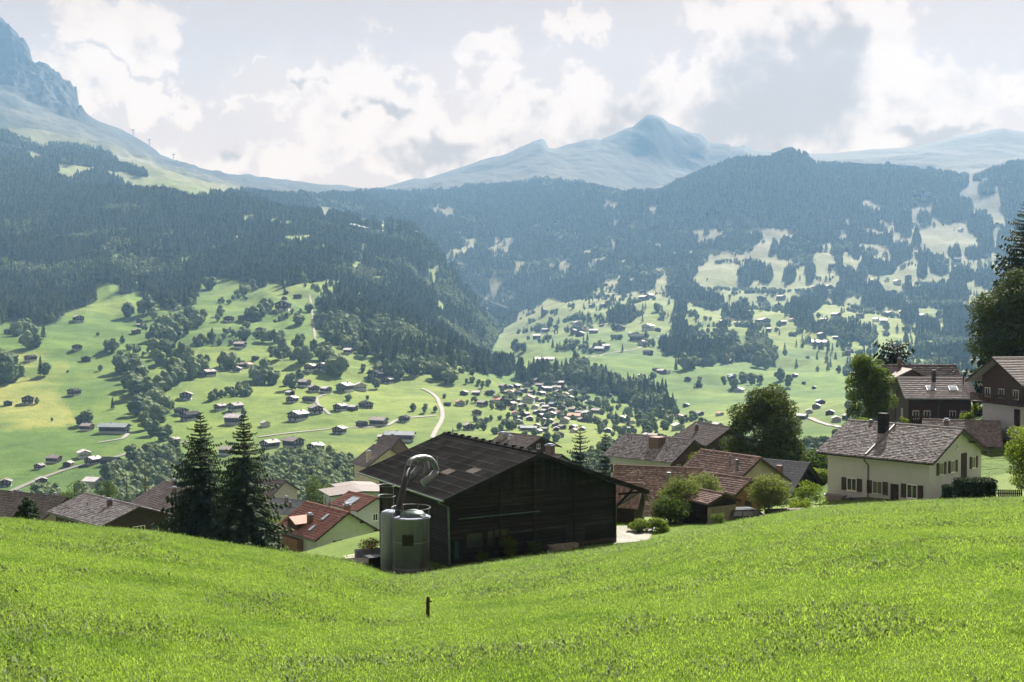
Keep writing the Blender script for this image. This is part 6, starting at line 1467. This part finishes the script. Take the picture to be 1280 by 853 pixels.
# ------------------------------------------------------------------ grass in the near meadow
def tuft(seed, n, h, spread, wd, m, name, curve=.5):
    r = np.random.default_rng(seed); V = []; Fc = []
    for i in range(n):
        a = r.uniform(0, 6.28); p = np.array([r.normal(0, spread), r.normal(0, spread), -.01]); d = np.array([math.cos(a), math.sin(a), 0]); s = np.array([-d[1], d[0], 0]) * wd * r.uniform(.6, 1.2)
        hh = h * r.uniform(.5, 1.1); ln = curve * r.uniform(.2, 1) * hh
        m1 = p + d * ln * .35 + np.array([0, 0, hh * .6]); tp = p + d * ln + np.array([0, 0, hh])
        o = len(V); V += [p - s, p + s, m1 + s * .8, m1 - s * .8, tp]
        Fc += [(o, o + 1, o + 2, o + 3), (o + 3, o + 2, o + 4)]
    mb = MB(); mb.v = [tuple(v) for v in V]; mb.f = Fc
    return mb.mesh(name, M[m])
TU = []
for i in range(3):
    o = link('grass_tuft', tuft(i, 28, .052, .085, .0040, 'grass_blade', 'grass_tuft', .8)); q = base_at(600 + i * 60, 14 + i); o.location = q
    tag(o, ('thick', 'leaning', 'sparse')[i] + ' grass tuft in the closest part of the meadow, ' + ('left', 'middle', 'right')[i] + ' of three', 'grass tuft'); TU.append(o)
WD = []
for i in range(2):
    o = link('dock_plant', tuft(20 + i, 12, .085, .08, .018, 'weed', 'dock_plant', 1.3)); o.location = base_at(500 + i * 300, 16)
    tag(o, 'broad-leaved weed growing in the near meadow, ' + ('left' if i == 0 else 'right') + ' of the pair', 'weed'); WD.append(o)
def grass(n, seed, protos, name, label, y1, hs_, clumpy, pw=.2):
    r = np.random.default_rng(seed)
    px = r.uniform(-420, 1760, n); t = r.uniform(0, 1, n); e_ = 1 - pw + .0
    Y = (8.5 ** e_ + t * (y1 ** e_ - 8.5 ** e_)) ** (1 / e_)
    x = (px - 640) / F * Y; k = fbm(x / 2.2, Y / 2.2, 3)
    if clumpy is not None: s = k + .5 * fbm(x / .6 + 9, Y / .6, 2) > clumpy; x, Y, k = x[s], Y[s], k[s]
    s = (x > -71) & (x < 83); x, Y, k = x[s], Y[s], k[s]
    cyy = np.interp(640 + F * x / Y, PXS, CR_Y); s = Y < cyy + 12; x, Y, k = x[s], Y[s], k[s]
    z = near_z(x, Y); h = hs_ * r.uniform(.7, 1.3, len(x)) * (1 + .5 * k)
    print(name, len(x)); tl = r.uniform(-.25, .25, (2, len(x)))
    scatter(name, label, 'grass', np.stack([x, Y, z], 1), np.stack([h * (1 + Y / 60)] * 2 + [h * .85], 1), np.stack([tl[0], tl[1], r.uniform(0, 6.28, len(x))], 1), protos, seed)
grass(350000, 31, TU, 'grass', 'short bright green meadow grass in the foreground', 84, 1.0, None)
grass(88000, 32, WD, 'meadow_weeds', 'broad-leaved weeds in loose patches over the meadow', 80, .80, .16)

# ------------------------------------------------------------------ air
hz = bpy.data.materials.new('valley_air'); hz.use_nodes = True; hn = hz.node_tree.nodes; hn.clear()
pv = hn.new('ShaderNodeVolumePrincipled'); ho = hn.new('ShaderNodeOutputMaterial'); hz.node_tree.links.new(pv.outputs[0], ho.inputs['Volume'])
pv.inputs['Color'].default_value = (0.31, 0.59, 0.98, 1); pv.inputs['Density'].default_value = 0.000062; pv.inputs['Anisotropy'].default_value = 0.1
pv.inputs['Absorption Color'].default_value = (1, 1, 1, 1)
pv.inputs['Density Attribute'].default_value = ''; pv.inputs['Color Attribute'].default_value = ''; pv.inputs['Temperature Attribute'].default_value = ''
hz.cycles.homogeneous_volume = True
zlo = float(GZ[GY < 4000].min()) - 6; zhi = float(GZ.max()) + 25
hb = part('haze', MB().box(-7300, 7300, -120, float(GY.max()) + 60, min(zlo, -150), zhi), hz, None); hb['kind'] = 'stuff'
print('haze z', zlo, zhi)
S.cycles.volume_step_rate = 1.0
